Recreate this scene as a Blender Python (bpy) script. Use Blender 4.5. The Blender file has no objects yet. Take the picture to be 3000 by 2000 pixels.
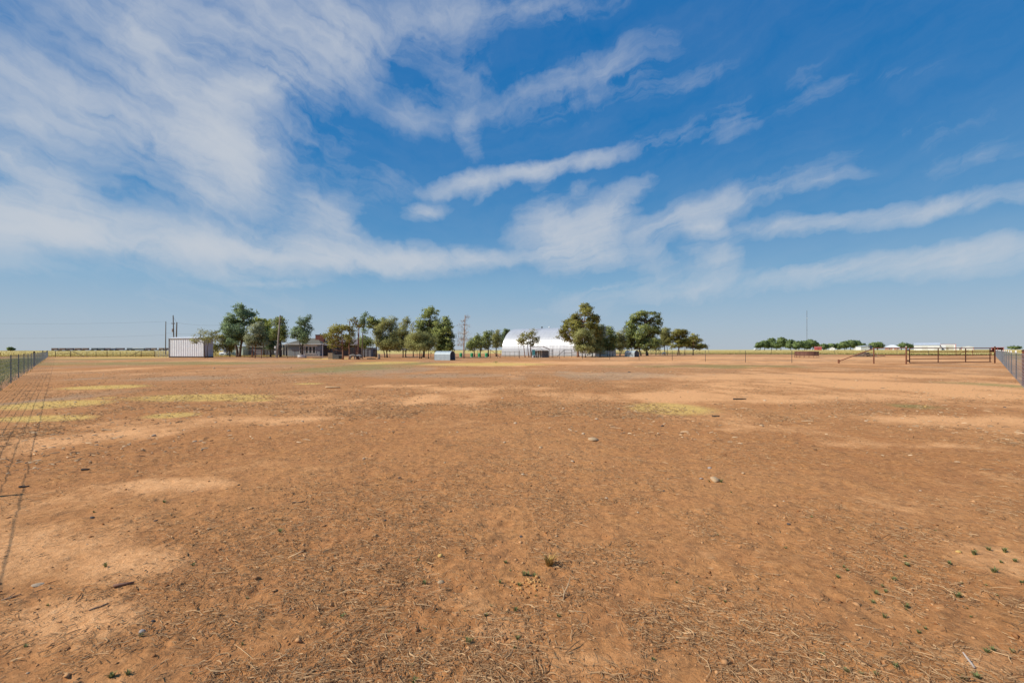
import bpy, math, random
import numpy as np
from math import radians as R, sin, cos, pi, sqrt, atan2, exp
from mathutils import Vector, Matrix

random.seed(7)
rng = np.random.default_rng(7)
SC = bpy.context.scene
COL = SC.collection

# ------------------------------------------------------------------ camera
F = 1333.33            # focal length in photo pixels (16 mm on a 36 mm frame, 3000 px wide)
CAMZ = 1.46
ROLL = 0.00115
cam_d = bpy.data.cameras.new('camera')
cam = bpy.data.objects.new('camera', cam_d)
COL.objects.link(cam)
cam_d.lens = 16.0
cam_d.sensor_width = 36.0
cam_d.shift_y = 25.2 / 3000.0
cam_d.clip_start = 0.05
cam_d.clip_end = 30000
cam.location = (0, 0, CAMZ)
cam.rotation_euler = (R(90), ROLL, 0)
SC.camera = cam

# ------------------------------------------------------------------ light, sky, exposure
SUN_EL = R(43)
SUN_DIR = Vector((-0.955, -0.295, 0)).normalized()     # horizontal direction towards the sun
sun_d = bpy.data.lights.new('sun', 'SUN')
sun_d.energy = 4.8
sun_d.angle = R(0.53)
sun_d.color = (1.0, 0.94, 0.84)
sun = bpy.data.objects.new('sun', sun_d)
COL.objects.link(sun)
to_sun = Vector((SUN_DIR.x * cos(SUN_EL), SUN_DIR.y * cos(SUN_EL), sin(SUN_EL)))
sun.rotation_euler = to_sun.to_track_quat('Z', 'Y').to_euler()
sun.location = (-40, 10, 60)

SC.render.engine = 'CYCLES'
SC.view_settings.view_transform = 'Standard'
SC.view_settings.look = 'None'
SC.view_settings.exposure = 0.0
SC.view_settings.gamma = 1.0
SC.view_settings.use_curve_mapping = False
SC.cycles.use_denoising = True
SC.cycles.max_bounces = 6
SC.cycles.diffuse_bounces = 3
SC.cycles.transparent_max_bounces = 8


def px_dir(px, py):
    """direction in the world of a point seen at photo pixel (px, py)"""
    u = (px - 1500.0) / F
    v = (1025.2 - py) / F
    u, v = u * cos(ROLL) + v * sin(ROLL), -u * sin(ROLL) + v * cos(ROLL)
    return Vector((u, 1.0, v)).normalized()


def azel(px, py):
    d = px_dir(px, py)
    return atan2(d.x, d.y), math.asin(d.z)


def make_world():
    w = bpy.data.worlds.new('World')
    SC.world = w
    w.use_nodes = True
    nt = w.node_tree
    N, L = nt.nodes, nt.links
    N.clear()

    def node(t, **kw):
        n = N.new(t)
        for k, v in kw.items():
            setattr(n, k, v)
        return n

    def math_(op, a, b=None, c=None, clamp=False):
        n = N.new('ShaderNodeMath')
        n.operation = op
        n.use_clamp = clamp
        for i, v in enumerate((a, b, c)):
            if v is None:
                continue
            if isinstance(v, (int, float)):
                n.inputs[i].default_value = v
            else:
                L.new(v, n.inputs[i])
        return n.outputs[0]

    sky = node('ShaderNodeTexSky', sky_type='NISHITA')
    sky.sun_disc = False
    sky.sun_elevation = SUN_EL
    sky.sun_rotation = atan2(SUN_DIR.x, SUN_DIR.y)
    sky.altitude = 900
    sky.air_density = 1.0
    sky.dust_density = 1.3
    sky.ozone_density = 2.2

    tc = node('ShaderNodeTexCoord')
    sep = node('ShaderNodeSeparateXYZ')
    L.new(tc.outputs['Generated'], sep.inputs[0])
    x, y, z = sep.outputs
    az = math_('ARCTAN2', x, y)
    el = math_('ARCSINE', z)
    base = node('ShaderNodeCombineXYZ')
    L.new(az, base.inputs[0])
    L.new(el, base.inputs[1])

    def noise(vec, scale, detail, rough, dist=0.0, lac=2.0):
        n = node('ShaderNodeTexNoise')
        n.noise_dimensions = '3D'
        n.inputs['Scale'].default_value = scale
        n.inputs['Detail'].default_value = detail
        n.inputs['Roughness'].default_value = rough
        n.inputs['Lacunarity'].default_value = lac
        n.inputs['Distortion'].default_value = dist
        L.new(vec, n.inputs['Vector'])
        return n

    def vmath(op, a, b, scale=None):
        n = N.new('ShaderNodeVectorMath')
        n.operation = op
        for i, v in enumerate((a, b)):
            if v is None:
                continue
            if isinstance(v, tuple):
                n.inputs[i].default_value = v
            else:
                L.new(v, n.inputs[i])
        if scale is not None:
            n.inputs['Scale'].default_value = scale
        return n.outputs[0]

    # feathered edges: the sky coordinates are pushed about by noise
    wn = noise(base.outputs[0], 6.5, 4, 0.6)
    wv = vmath('SUBTRACT', wn.outputs['Color'], (0.5, 0.5, 0.5))
    warped = vmath('ADD', base.outputs[0], vmath('MULTIPLY', wv, (0.10, 0.045, 0)))
    wn2 = noise(base.outputs[0], 30, 3, 0.6)
    wv2 = vmath('SUBTRACT', wn2.outputs['Color'], (0.5, 0.5, 0.5))
    warped = vmath('ADD', warped, vmath('MULTIPLY', wv2, (0.035, 0.018, 0)))

    flat = vmath('MULTIPLY', warped, (1, 1, 0))
    curl = vmath('ADD', warped, vmath('MULTIPLY', wv, (0.06, 0.035, 0)))
    strokes = [
        # x1, y1, x2, y2, half width, strength (positions as seen in the photo, put on the sky dome)
        (-300, 560, 420, 690, 75, 1.0), (250, 690, 950, 745, 62, 1.05), (850, 740, 1500, 770, 48, 1.0),
        (-250, 480, 330, 650, 95, 0.85), (-200, 90, 470, 400, 75, 0.75), (380, 340, 800, 450, 95, 0.8),
        (-200, 210, 280, 440, 55, 0.7), (-200, 360, 300, 560, 60, 0.8), (620, 380, 730, 600, 110, 0.75),
        (560, 520, 650, 640, 70, 0.55), (450, -40, 430, 250, 90, 0.6), (400, 225, 690, 285, 40, 0.75),
        (600, 290, 930, 205, 60, 0.75), (600, 50, 1120, 140, 150, 0.55), (950, 90, 1120, 190, 80, 0.55),
        (850, 60, 1500, 10, 110, 0.5), (1320, 120, 1360, 340, 110, 0.32), (1340, 290, 1405, 480, 30, 0.36),
        (1080, 290, 1330, 360, 70, 0.35), (1250, 560, 1500, 512, 32, 1.1), (1440, 522, 1670, 478, 24, 0.95), (1600, 497, 1850, 432, 26, 0.8), (1480, 540, 1700, 500, 50, 0.2),
        (1760, 452, 2140, 370, 44, 0.3), (2050, 390, 2300, 300, 75, 0.2), (2250, 310, 2480, 230, 70, 0.17), (2350, 250, 2850, 170, 34, 0.13),
        (1400, 310, 1800, 225, 90, 0.36), (1700, 230, 1960, 150, 85, 0.32), (1850, 290, 2160, 190, 40, 0.25),
        (1180, 632, 1310, 616, 26, 0.8), (1380, 600, 1450, 555, 22, 0.5), (820, 640, 1050, 720, 80, 0.65),
        (990, 580, 1040, 700, 55, 0.55), (1510, 680, 1800, 745, 80, 1.0), (1660, 680, 1900, 530, 50, 0.9),
        (1560, 735, 1800, 752, 50, 0.8), (1540, 620, 1660, 650, 60, 0.65), (1820, 680, 2520, 465, 46, 0.5),
        (1850, 705, 2150, 590, 45, 0.55), (2020, 662, 2110, 668, 34, 0.8), (2100, 685, 2560, 638, 34, 0.68),
        (2420, 655, 3150, 545, 36, 0.8), (2040, 715, 2160, 745, 40, 0.5), (2030, 785, 2180, 765, 34, 0.5),
        (1800, 735, 2050, 770, 60, 0.45), (2230, 818, 2680, 768, 40, 0.8), (2550, 790, 3200, 715, 52, 0.95),
        (1750, 858, 2380, 815, 42, 0.5), (1500, 885, 1950, 855, 70, 0.3), (200, 300, 900, 460, 480, 0.34),
        (-100, 80, 900, 130, 400, 0.38), (300, 780, 1300, 800, 26, 0.25), (700, 830, 930, 826, 10, 0.35),
        (-250, 615, 360, 705, 34, 0.9), (300, 692, 820, 748, 34, 0.9), (740, 745, 1260, 775, 28, 0.95), (1180, 772, 1560, 752, 24, 0.8), (1600, 715, 1900, 640, 60, 0.6),
        (0, 640, 500, 660, 60, 0.35), (2700, 745, 3150, 690, 26, 0.45), (2250, 560, 2600, 480, 22, 0.3), (1620, 600, 1760, 520, 24, 0.35), (880, 560, 1000, 640, 40, 0.3),
        (2350, 420, 3000, 330, 60, 0.16), (2650, 500, 3100, 400, 50, 0.18), (-400, 700, 200, 720, 90, 0.6),
        (1000, 520, 1260, 560, 60, 0.22), (1150, 20, 1900, -30, 60, 0.4), (3000, 560, 3600, 380, 60, 0.7),
        (3100, 740, 3900, 560, 70, 0.7), (-700, 300, -100, 520, 140, 0.7), (-800, 40, -100, 120, 150, 0.5),
    ]
    acc = None
    for (x1, y1, x2, y2, w_, s) in strokes:
        a1, e1 = azel(x1, y1)
        a2, e2 = azel(x2, y2)
        cx, cy = (a1 + a2) / 2, (e1 + e2) / 2
        hl = 0.5 * math.hypot(a2 - a1, e2 - e1)
        ang = atan2(e2 - e1, a2 - a1)
        mx, my = (x1 + x2) / 2, (y1 + y2) / 2
        ln = math.hypot(x2 - x1, y2 - y1)
        pxx, pyy = mx - (y2 - y1) / ln * w_, my + (x2 - x1) / ln * w_
        a0, e0 = azel(mx, my)
        a3, e3 = azel(pxx, pyy)
        hw = math.hypot(a3 - a0, e3 - e0)
        m = node('ShaderNodeMapping', vector_type='TEXTURE')
        m.inputs['Location'].default_value = (cx, cy, 0)
        m.inputs['Rotation'].default_value = (0, 0, ang)
        m.inputs['Scale'].default_value = (hl * 1.25 + hw * 0.5, hw * 1.5, 1)
        L.new(flat, m.inputs['Vector'])
        g = node('ShaderNodeTexGradient', gradient_type='SPHERICAL')
        L.new(m.outputs[0], g.inputs[0])
        sm = math_('POWER', g.outputs['Fac'], 1.25)
        acc = math_('MULTIPLY', sm, s) if acc is None else math_('MULTIPLY_ADD', sm, s, acc)
    shape = acc

    # fibres: noise stretched along the streaks (which run up to the left on the left, up to the right on the right)
    def fibre(rot, sx, sy, sc, seed):
        m = node('ShaderNodeMapping', vector_type='TEXTURE')
        m.inputs['Location'].default_value = (seed, seed * 0.7, seed * 0.3)
        m.inputs['Rotation'].default_value = (0, 0, rot)
        m.inputs['Scale'].default_value = (sx, sy, 1)
        L.new(curl, m.inputs['Vector'])
        return noise(m.outputs[0], sc, 8, 0.60, 0.0).outputs['Fac']

    fl_ = fibre(R(-20), 1.9, 0.26, 7.0, 3.1)
    fr_ = fibre(R(15), 2.4, 0.22, 7.0, 8.4)
    mixf = N.new('ShaderNodeMapRange')
    mixf.interpolation_type = 'SMOOTHSTEP'
    L.new(az, mixf.inputs['Value'])
    mixf.inputs['From Min'].default_value = -0.35
    mixf.inputs['From Max'].default_value = 0.15
    fm = N.new('ShaderNodeMix')
    L.new(mixf.outputs[0], fm.inputs['Factor'])
    L.new(fl_, fm.inputs['A'])
    L.new(fr_, fm.inputs['B'])
    fib = fm.outputs['Result']
    puff = noise(curl, 8, 7, 0.62, 0.3).outputs['Fac']
    tex = math_('ADD', math_('MULTIPLY', fib, 0.5), math_('MULTIPLY', puff, 0.5))
    texc = N.new('ShaderNodeMapRange')
    L.new(tex, texc.inputs['Value'])
    texc.inputs['From Min'].default_value = 0.33
    texc.inputs['From Max'].default_value = 0.66
    texn = math_('MAXIMUM', math_('MINIMUM', texc.outputs[0], 1.0), 0.0)
    dens = math_('MULTIPLY', shape, math_('ADD', math_('MULTIPLY', texn, 1.32), 0.28))
    dens = math_('SUBTRACT', dens, math_('MULTIPLY', math_('SUBTRACT', 1.0, texn), 0.16))
    dens = math_('MAXIMUM', dens, 0.0)
    # thin veil everywhere
    dens = math_('ADD', dens, math_('MULTIPLY', texn, 0.055))
    # soft saturation: 1 - exp(-k d)
    alpha = math_('SUBTRACT', 1.0, math_('POWER', 2.718, math_('MULTIPLY', dens, -1.45)))
    # away from the frame the cirrus goes on as a plain broken layer
    up = N.new('ShaderNodeMapRange')
    L.new(z, up.inputs['Value'])
    up.inputs['From Min'].default_value = 0.0
    up.inputs['From Max'].default_value = 0.08
    alpha = math_('MULTIPLY', alpha, up.outputs[0], clamp=True)
    alpha = math_('MULTIPLY', alpha, 0.93)

    # colour of the clear sky: Nishita, mixed with the deeper blue and the grey haze of this dry afternoon
    rp = node('ShaderNodeValToRGB')
    stops = [(0.0, (5.2, 6.0, 6.8)), (0.05, (4.4, 5.75, 7.1)), (0.13, (2.7, 4.95, 7.2)), (0.24, (0.95, 3.3, 6.5)), (0.38, (0.2, 2.25, 5.8)), (0.55, (0.05, 1.85, 5.4)), (1.0, (0.05, 1.5, 4.8))]
    els = rp.color_ramp.elements
    while len(els) < len(stops):
        els.new(0.5)
    for i_, (p_, c_) in enumerate(stops):
        els[i_].position = p_
        els[i_].color = (c_[0] / 10, c_[1] / 10, c_[2] / 10, 1)
    L.new(z, rp.inputs[0])
    rs = node('ShaderNodeVectorMath', operation='SCALE')
    rs.inputs['Scale'].default_value = 10.0
    L.new(rp.outputs[0], rs.inputs[0])
    hs = node('ShaderNodeMix', data_type='RGBA')
    hs.inputs['Factor'].default_value = 0.92
    L.new(sky.outputs[0], hs.inputs['A'])
    L.new(rs.outputs[0], hs.inputs['B'])
    cl = node('ShaderNodeMix', data_type='RGBA')
    cl.inputs['B'].default_value = (6.7, 7.15, 7.8, 1)
    L.new(alpha, cl.inputs['Factor'])
    L.new(hs.outputs['Result'], cl.inputs['A'])
    bg = node('ShaderNodeBackground')
    bg.inputs['Strength'].default_value = 0.085
    L.new(cl.outputs['Result'], bg.inputs['Color'])
    out = node('ShaderNodeOutputWorld')
    L.new(bg.outputs[0], out.inputs[0])
    try:
        w.cycles.sampling_method = 'MANUAL'
        w.cycles.sample_map_resolution = 512
    except Exception:
        pass


make_world()

# ------------------------------------------------------------------ noise and terrain


def _hash(ix, iy, seed):
    h = (ix.astype(np.int64) * 374761393 + iy.astype(np.int64) * 668265263 + seed * 1442695041) & 0x7fffffff
    h = ((h ^ (h >> 13)) * 1274126177) & 0x7fffffff
    h = h ^ (h >> 16)
    return (h & 0xffff) / 65535.0


def vnoise(x, y, seed=0):
    x = np.asarray(x, float)
    y = np.asarray(y, float)
    ix, iy = np.floor(x), np.floor(y)
    fx, fy = x - ix, y - iy
    fx = fx * fx * fx * (fx * (fx * 6 - 15) + 10)
    fy = fy * fy * fy * (fy * (fy * 6 - 15) + 10)
    a = _hash(ix, iy, seed)
    b = _hash(ix + 1, iy, seed)
    c = _hash(ix, iy + 1, seed)
    d = _hash(ix + 1, iy + 1, seed)
    return (a * (1 - fx) + b * fx) * (1 - fy) + (c * (1 - fx) + d * fx) * fy


def fbm(x, y, octv=4, seed=0, gain=0.5):
    s, a, t = 0.0, 1.0, 0.0
    for o in range(octv):
        s = s + a * vnoise(x * 2 ** o + 17.3 * o, y * 2 ** o - 9.1 * o, seed + o)
        t += a
        a *= gain
    return s / t


def sstep(a, b, v):
    t = np.clip((np.asarray(v, float) - a) / (b - a), 0, 1)
    return t * t * (3 - 2 * t)


def terrain(x, y):
    x = np.asarray(x, float)
    y = np.asarray(y, float)
    r = np.hypot(x, y)
    z = 1.30 * sstep(150, 600, r)
    z = z + 0.05 * (fbm(x / 9, y / 9, 3, 11) - 0.5) * sstep(3, 12, r) * (1 - sstep(300, 900, r))
    return z


def H(x, y):
    return float(terrain(x, y))


def hy(px):
    return 1025.2 - (px - 1500) * ROLL


def W(px, py, D):
    return Vector(((px - 1500) / F * D, D, CAMZ - (py - hy(px)) / F * D))


def G(px, D):
    x = (px - 1500) / F * D
    return Vector((x, D, H(x, D)))


def GP(px, py):
    D = CAMZ * F / max(py - hy(px), 0.5)
    return G(px, D)


# ------------------------------------------------------------------ materials
MATS = {}


def mat(name, c1, c2=None, scale=8.0, rough=0.8, bump=0.0, metal=0.0, spec=0.3, detail=5, stretch=(1, 1, 1), bscale=None):
    if name in MATS:
        return MATS[name]
    m = bpy.data.materials.new(name)
    m.use_nodes = True
    nt = m.node_tree
    b = nt.nodes['Principled BSDF']
    b.inputs['Roughness'].default_value = rough
    b.inputs['Metallic'].default_value = metal
    b.inputs['Specular IOR Level'].default_value = spec
    c2 = c2 or tuple(min(1, v * 1.25) for v in c1)
    tc = nt.nodes.new('ShaderNodeTexCoord')
    mp = nt.nodes.new('ShaderNodeMapping')
    mp.inputs['Scale'].default_value = stretch
    nt.links.new(tc.outputs['Object'], mp.inputs[0])
    n = nt.nodes.new('ShaderNodeTexNoise')
    n.inputs['Scale'].default_value = scale
    n.inputs['Detail'].default_value = detail
    n.inputs['Roughness'].default_value = 0.65
    nt.links.new(mp.outputs[0], n.inputs['Vector'])
    cr = nt.nodes.new('ShaderNodeValToRGB')
    cr.color_ramp.elements[0].position = 0.32
    cr.color_ramp.elements[1].position = 0.68
    cr.color_ramp.elements[0].color = (*c1, 1)
    cr.color_ramp.elements[1].color = (*c2, 1)
    nt.links.new(n.outputs['Fac'], cr.inputs[0])
    nt.links.new(cr.outputs[0], b.inputs['Base Color'])
    if bump:
        bp = nt.nodes.new('ShaderNodeBump')
        bp.inputs['Strength'].default_value = 0.8
        bp.inputs['Distance'].default_value = bump
        nt.links.new(n.outputs['Fac'], bp.inputs['Height'])
        nt.links.new(bp.outputs[0], b.inputs['Normal'])
    MATS[name] = m
    return m


def leaf_mat(name, dark, light, transl=0.3):
    if name in MATS:
        return MATS[name]
    m = bpy.data.materials.new(name)
    m.use_nodes = True
    nt = m.node_tree
    nt.nodes.clear()
    at = nt.nodes.new('ShaderNodeAttribute')
    at.attribute_name = 'tint'
    cr = nt.nodes.new('ShaderNodeValToRGB')
    cr.color_ramp.elements[0].color = (*dark, 1)
    cr.color_ramp.elements[1].color = (*light, 1)
    nt.links.new(at.outputs['Fac'], cr.inputs[0])
    d = nt.nodes.new('ShaderNodeBsdfDiffuse')
    t = nt.nodes.new('ShaderNodeBsdfTranslucent')
    mx = nt.nodes.new('ShaderNodeMixShader')
    mx.inputs[0].default_value = transl
    nt.links.new(cr.outputs[0], d.inputs[0])
    nt.links.new(cr.outputs[0], t.inputs[0])
    nt.links.new(d.outputs[0], mx.inputs[1])
    nt.links.new(t.outputs[0], mx.inputs[2])
    o = nt.nodes.new('ShaderNodeOutputMaterial')
    nt.links.new(mx.outputs[0], o.inputs[0])
    MATS[name] = m
    return m


def ground_material():
    m = bpy.data.materials.new('dry_dirt')
    m.use_nodes = True
    nt = m.node_tree
    L = nt.links
    b = nt.nodes['Principled BSDF']
    b.inputs['Roughness'].default_value = 0.95
    b.inputs['Specular IOR Level'].default_value = 0.12
    tc = nt.nodes.new('ShaderNodeTexCoord')

    def noise(scale, detail, rough=0.6, dist=0.0, stretch=None, rot=0):
        n = nt.nodes.new('ShaderNodeTexNoise')
        n.inputs['Scale'].default_value = scale
        n.inputs['Detail'].default_value = detail
        n.inputs['Roughness'].default_value = rough
        n.inputs['Distortion'].default_value = dist
        if stretch:
            mp = nt.nodes.new('ShaderNodeMapping')
            mp.inputs['Scale'].default_value = stretch
            mp.inputs['Rotation'].default_value = (0, 0, rot)
            L.new(tc.outputs['Object'], mp.inputs[0])
            L.new(mp.outputs[0], n.inputs['Vector'])
        else:
            L.new(tc.outputs['Object'], n.inputs['Vector'])
        return n.outputs['Fac']

    def ramp(fac, stops):
        cr = nt.nodes.new('ShaderNodeValToRGB')
        e = cr.color_ramp.elements
        while len(e) < len(stops):
            e.new(0.5)
        for i, (p, c) in enumerate(stops):
            e[i].position = p
            e[i].color = (*c, 1) if isinstance(c, tuple) else (c, c, c, 1)
        L.new(fac, cr.inputs[0])
        return cr.outputs[0]

    def mix(f, a, bb, blend='MIX'):
        mx = nt.nodes.new('ShaderNodeMix')
        mx.data_type = 'RGBA'
        mx.blend_type = blend
        if isinstance(f, float):
            mx.inputs['Factor'].default_value = f
        else:
            L.new(f, mx.inputs['Factor'])
        for s, v in (('A', a), ('B', bb)):
            if isinstance(v, tuple):
                mx.inputs[s].default_value = (*v, 1)
            else:
                L.new(v, mx.inputs[s])
        return mx.outputs['Result']

    def mth(op, a, bb, clamp=False):
        n = nt.nodes.new('ShaderNodeMath')
        n.operation = op
        n.use_clamp = clamp
        for i, v in enumerate((a, bb)):
            if isinstance(v, (int, float)):
                n.inputs[i].default_value = v
            else:
                L.new(v, n.inputs[i])
        return n.outputs[0]

    def attr(nm):
        a = nt.nodes.new('ShaderNodeAttribute')
        a.attribute_name = nm
        return a.outputs['Fac']

    big = noise(0.22, 6, 0.6)
    midn = noise(2.6, 9, 0.68)
    fine = noise(17, 8, 0.72)
    grit = noise(70, 5, 0.7)
    straw = noise(16, 6, 0.7, 0.8, (1, 3.2, 1), 0.5)
    straw2 = noise(15, 6, 0.7, 0.8, (3.4, 1, 1), 0.25)

    soil = ramp(fine, [(0.30, (0.261, 0.101, 0.033)), (0.48, (0.489, 0.204, 0.071)), (0.70, (0.710, 0.323, 0.126))])
    soil = mix(1.0, soil, (0.86, 0.83, 0.80), 'MULTIPLY')
    soil = mix(ramp(midn, [(0.38, 0.0), (0.62, 1.0)]), mix(0.45, soil, (0.362, 0.136, 0.052)), soil)
    pale = ramp(fine, [(0.30, (0.498, 0.209, 0.079)), (0.50, (0.687, 0.316, 0.130)), (0.72, (0.750, 0.386, 0.179))])
    soil = mix(mth('MULTIPLY', ramp(big, [(0.40, 0.0), (0.66, 0.5)]), 0.6), soil, (0.630, 0.292, 0.116))
    bare = mth('ADD', attr('bare'), mth('MULTIPLY', mth('SUBTRACT', midn, 0.5), 1.3))
    bare = ramp(bare, [(0.25, 0.0), (0.95, 1.0)])
    col = mix(bare, soil, pale)
    # trampled straw flecks, thin on the bare places
    fl = ramp(mth('MAXIMUM', straw, straw2), [(0.60, 0.0), (0.72, 1.0)])
    keep = mth('SUBTRACT', 1.0, mth('MULTIPLY', bare, 0.8))
    col = mix(mth('MULTIPLY', mth('MULTIPLY', fl, keep), 0.5), col, (0.750, 0.382, 0.163))
    dk = ramp(mth('MINIMUM', straw, straw2), [(0.30, 1.0), (0.40, 0.0)])
    col = mix(mth('MULTIPLY', mth('MULTIPLY', dk, keep), 0.42), col, (0.174, 0.070, 0.031))
    speck = noise(5.5, 4, 0.75)
    col = mix(mth('MULTIPLY', mth('MULTIPLY', ramp(speck, [(0.36, 1.0), (0.47, 0.0)]), keep), 0.5), col, (0.19, 0.088, 0.040))
    g = mth('MULTIPLY', attr('grey'), ramp(midn, [(0.35, 0.3), (0.6, 1.0)]))
    col = mix(g, col, ramp(grit, [(0.3, (0.22, 0.125, 0.07)), (0.7, (0.50, 0.33, 0.20))]))
    d = mth('MULTIPLY', attr('dry'), ramp(fine, [(0.25, 0.6), (0.6, 1.0)]))
    col = mix(d, col, ramp(fine, [(0.3, (0.54, 0.315, 0.085)), (0.65, (0.66, 0.40, 0.125))]))
    gr = mth('MULTIPLY', attr('green'), ramp(midn, [(0.3, 0.35), (0.6, 1.0)]))
    col = mix(gr, col, ramp(fine, [(0.3, (0.13, 0.12, 0.035)), (0.65, (0.27, 0.235, 0.08))]))
    fd = attr('field')
    col = mix(fd, col, ramp(noise(0.05, 6, 0.6, 0, (0.25, 1, 1)), [(0.3, (0.47, 0.31, 0.085)), (0.5, (0.55, 0.39, 0.14)), (0.7, (0.50, 0.38, 0.15))]))
    L.new(col, b.inputs['Base Color'])
    col = mix(1.0, col, (1.15, 1.27, 1.30), 'MULTIPLY')
    L.new(col, b.inputs['Base Color'])
    hgt = mth('ADD', mth('MULTIPLY', fine, 0.9), mth('MULTIPLY', grit, 0.25))
    hgt = mth('ADD', hgt, mth('MULTIPLY', midn, 1.3))
    hgt = mth('ADD', hgt, mth('MULTIPLY', mth('MULTIPLY', fl, keep), 0.25))
    bp = nt.nodes.new('ShaderNodeBump')
    bp.inputs['Strength'].default_value = 0.75
    bp.inputs['Distance'].default_value = 0.035
    L.new(hgt, bp.inputs['Height'])
    L.new(bp.outputs[0], b.inputs['Normal'])
    return m


# ------------------------------------------------------------------ mesh builder
def ortho(d):
    d = d.normalized()
    a = Vector((0, 0, 1)) if abs(d.z) < 0.9 else Vector((1, 0, 0))
    u = d.cross(a).normalized()
    return u, d.cross(u).normalized()


class MB:
    def __init__(self):
        self.v, self.f = [], []

    def quad(self, *pts):
        i = len(self.v)
        self.v += [tuple(p) for p in pts]
        self.f.append(tuple(range(i, i + len(pts))))
        return self

    def box(self, c, s, rz=0.0, M=None):
        i = len(self.v)
        cx, cy, cz = c
        hx, hy_, hz = s[0] / 2, s[1] / 2, s[2] / 2
        ca, sa = cos(rz), sin(rz)
        for dx, dy, dz in ((-1, -1, -1), (1, -1, -1), (1, 1, -1), (-1, 1, -1), (-1, -1, 1), (1, -1, 1), (1, 1, 1), (-1, 1, 1)):
            a, b = dx * hx, dy * hy_
            p = Vector((cx + a * ca - b * sa, cy + a * sa + b * ca, cz + dz * hz))
            self.v.append(tuple(M @ p if M else p))
        for q in ((0, 3, 2, 1), (4, 5, 6, 7), (0, 1, 5, 4), (1, 2, 6, 5), (2, 3, 7, 6), (3, 0, 4, 7)):
            self.f.append(tuple(i + k for k in q))
        return self

    def tube(self, pts, rad, n=6, cap=True):
        pts = [Vector(p) for p in pts]
        rad = list(rad) if hasattr(rad, '__len__') else [rad] * len(pts)
        rings = []
        u = v = None
        for k, p in enumerate(pts):
            d = (pts[min(k + 1, len(pts) - 1)] - pts[max(k - 1, 0)])
            if d.length < 1e-9:
                d = Vector((0, 0, 1))
            d.normalize()
            if u is None:
                u, v = ortho(d)
            else:
                u = (u - d * u.dot(d))
                if u.length < 1e-6:
                    u, v = ortho(d)
                u.normalize()
                v = d.cross(u)
            i = len(self.v)
            for j in range(n):
                a = 2 * pi * j / n
                self.v.append(tuple(p + (u * cos(a) + v * sin(a)) * rad[k]))
            rings.append(i)
        for a, b in zip(rings, rings[1:]):
            for j in range(n):
                k = (j + 1) % n
                self.f.append((a + j, a + k, b + k, b + j))
        if cap:
            self.f.append(tuple(rings[0] + j for j in reversed(range(n))))
            self.f.append(tuple(rings[-1] + j for j in range(n)))
        return self

    def lathe(self, prof, c, n=16, axis='z', cap=True):
        rings = []
        for r_, h_ in prof:
            i = len(self.v)
            for j in range(n):
                a = 2 * pi * j / n
                if axis == 'z':
                    self.v.append((c[0] + r_ * cos(a), c[1] + r_ * sin(a), c[2] + h_))
                else:
                    self.v.append((c[0] + h_, c[1] + r_ * cos(a), c[2] + r_ * sin(a)))
            rings.append(i)
        for a, b in zip(rings, rings[1:]):
            for j in range(n):
                k = (j + 1) % n
                self.f.append((a + j, a + k, b + k, b + j))
        if cap:
            self.f.append(tuple(rings[0] + j for j in reversed(range(n))))
            self.f.append(tuple(rings[-1] + j for j in range(n)))
        return self

    def extrude(self, prof, p0, p1, M=None):
        """closed profile of 3-D offsets swept from p0 to p1"""
        i = len(self.v)
        n = len(prof)
        for base in (p0, p1):
            for q in prof:
                self.v.append(tuple(Vector(base) + Vector(q)))
        for j in range(n):
            k = (j + 1) % n
            self.f.append((i + j, i + k, i + n + k, i + n + j))
        self.f.append(tuple(i + j for j in reversed(range(n))))
        self.f.append(tuple(i + n + j for j in range(n)))
        return self

    def mesh(self, name):
        me = bpy.data.meshes.new(name)
        me.from_pydata(self.v, [], self.f)
        me.update()
        return me

    def build(self, name, material, parent=None, smooth=False):
        me = self.mesh(name)
        return link(name, me, material, parent, smooth)


def link(name, me, material=None, parent=None, smooth=False):
    if material is not None and not me.materials:
        me.materials.append(material)
    if smooth:
        me.polygons.foreach_set('use_smooth', np.ones(len(me.polygons), dtype=bool))
    o = bpy.data.objects.new(name, me)
    COL.objects.link(o)
    if parent is not None:
        o.parent = parent
        o.matrix_parent_inverse = Matrix.Translation(-Vector(parent.location)) if parent.rotation_euler.z == 0 else Matrix.Identity(4)
    return o


def thing(name, label, cat, loc, group=None, rz=0.0):
    o = bpy.data.objects.new(name, None)
    COL.objects.link(o)
    o.location = loc
    o.rotation_euler = (0, 0, rz)
    o.empty_display_size = 0.3
    tag(o, label, cat, group)
    return o


def tag(o, label=None, cat=None, group=None, kind=None):
    if label:
        o['label'] = label
    if cat:
        o['category'] = cat
    if group:
        o['group'] = group
    if kind:
        o['kind'] = kind
    return o


def tri_mesh(name, V, T, tint=None, attr_dom='FACE'):
    me = bpy.data.meshes.new(name)
    V = np.ascontiguousarray(V, dtype=np.float32)
    T = np.ascontiguousarray(T, dtype=np.int32)
    k = T.shape[1]
    me.vertices.add(len(V))
    me.vertices.foreach_set('co', V.ravel())
    me.loops.add(T.size)
    me.loops.foreach_set('vertex_index', T.ravel())
    me.polygons.add(len(T))
    me.polygons.foreach_set('loop_start', np.arange(0, T.size, k, dtype=np.int32))
    me.polygons.foreach_set('loop_total', np.full(len(T), k, dtype=np.int32))
    me.update(calc_edges=True)
    if tint is not None:
        a = me.attributes.new('tint', 'FLOAT', attr_dom)
        a.data.foreach_set('value', np.ascontiguousarray(tint, dtype=np.float32))
    return me


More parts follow.
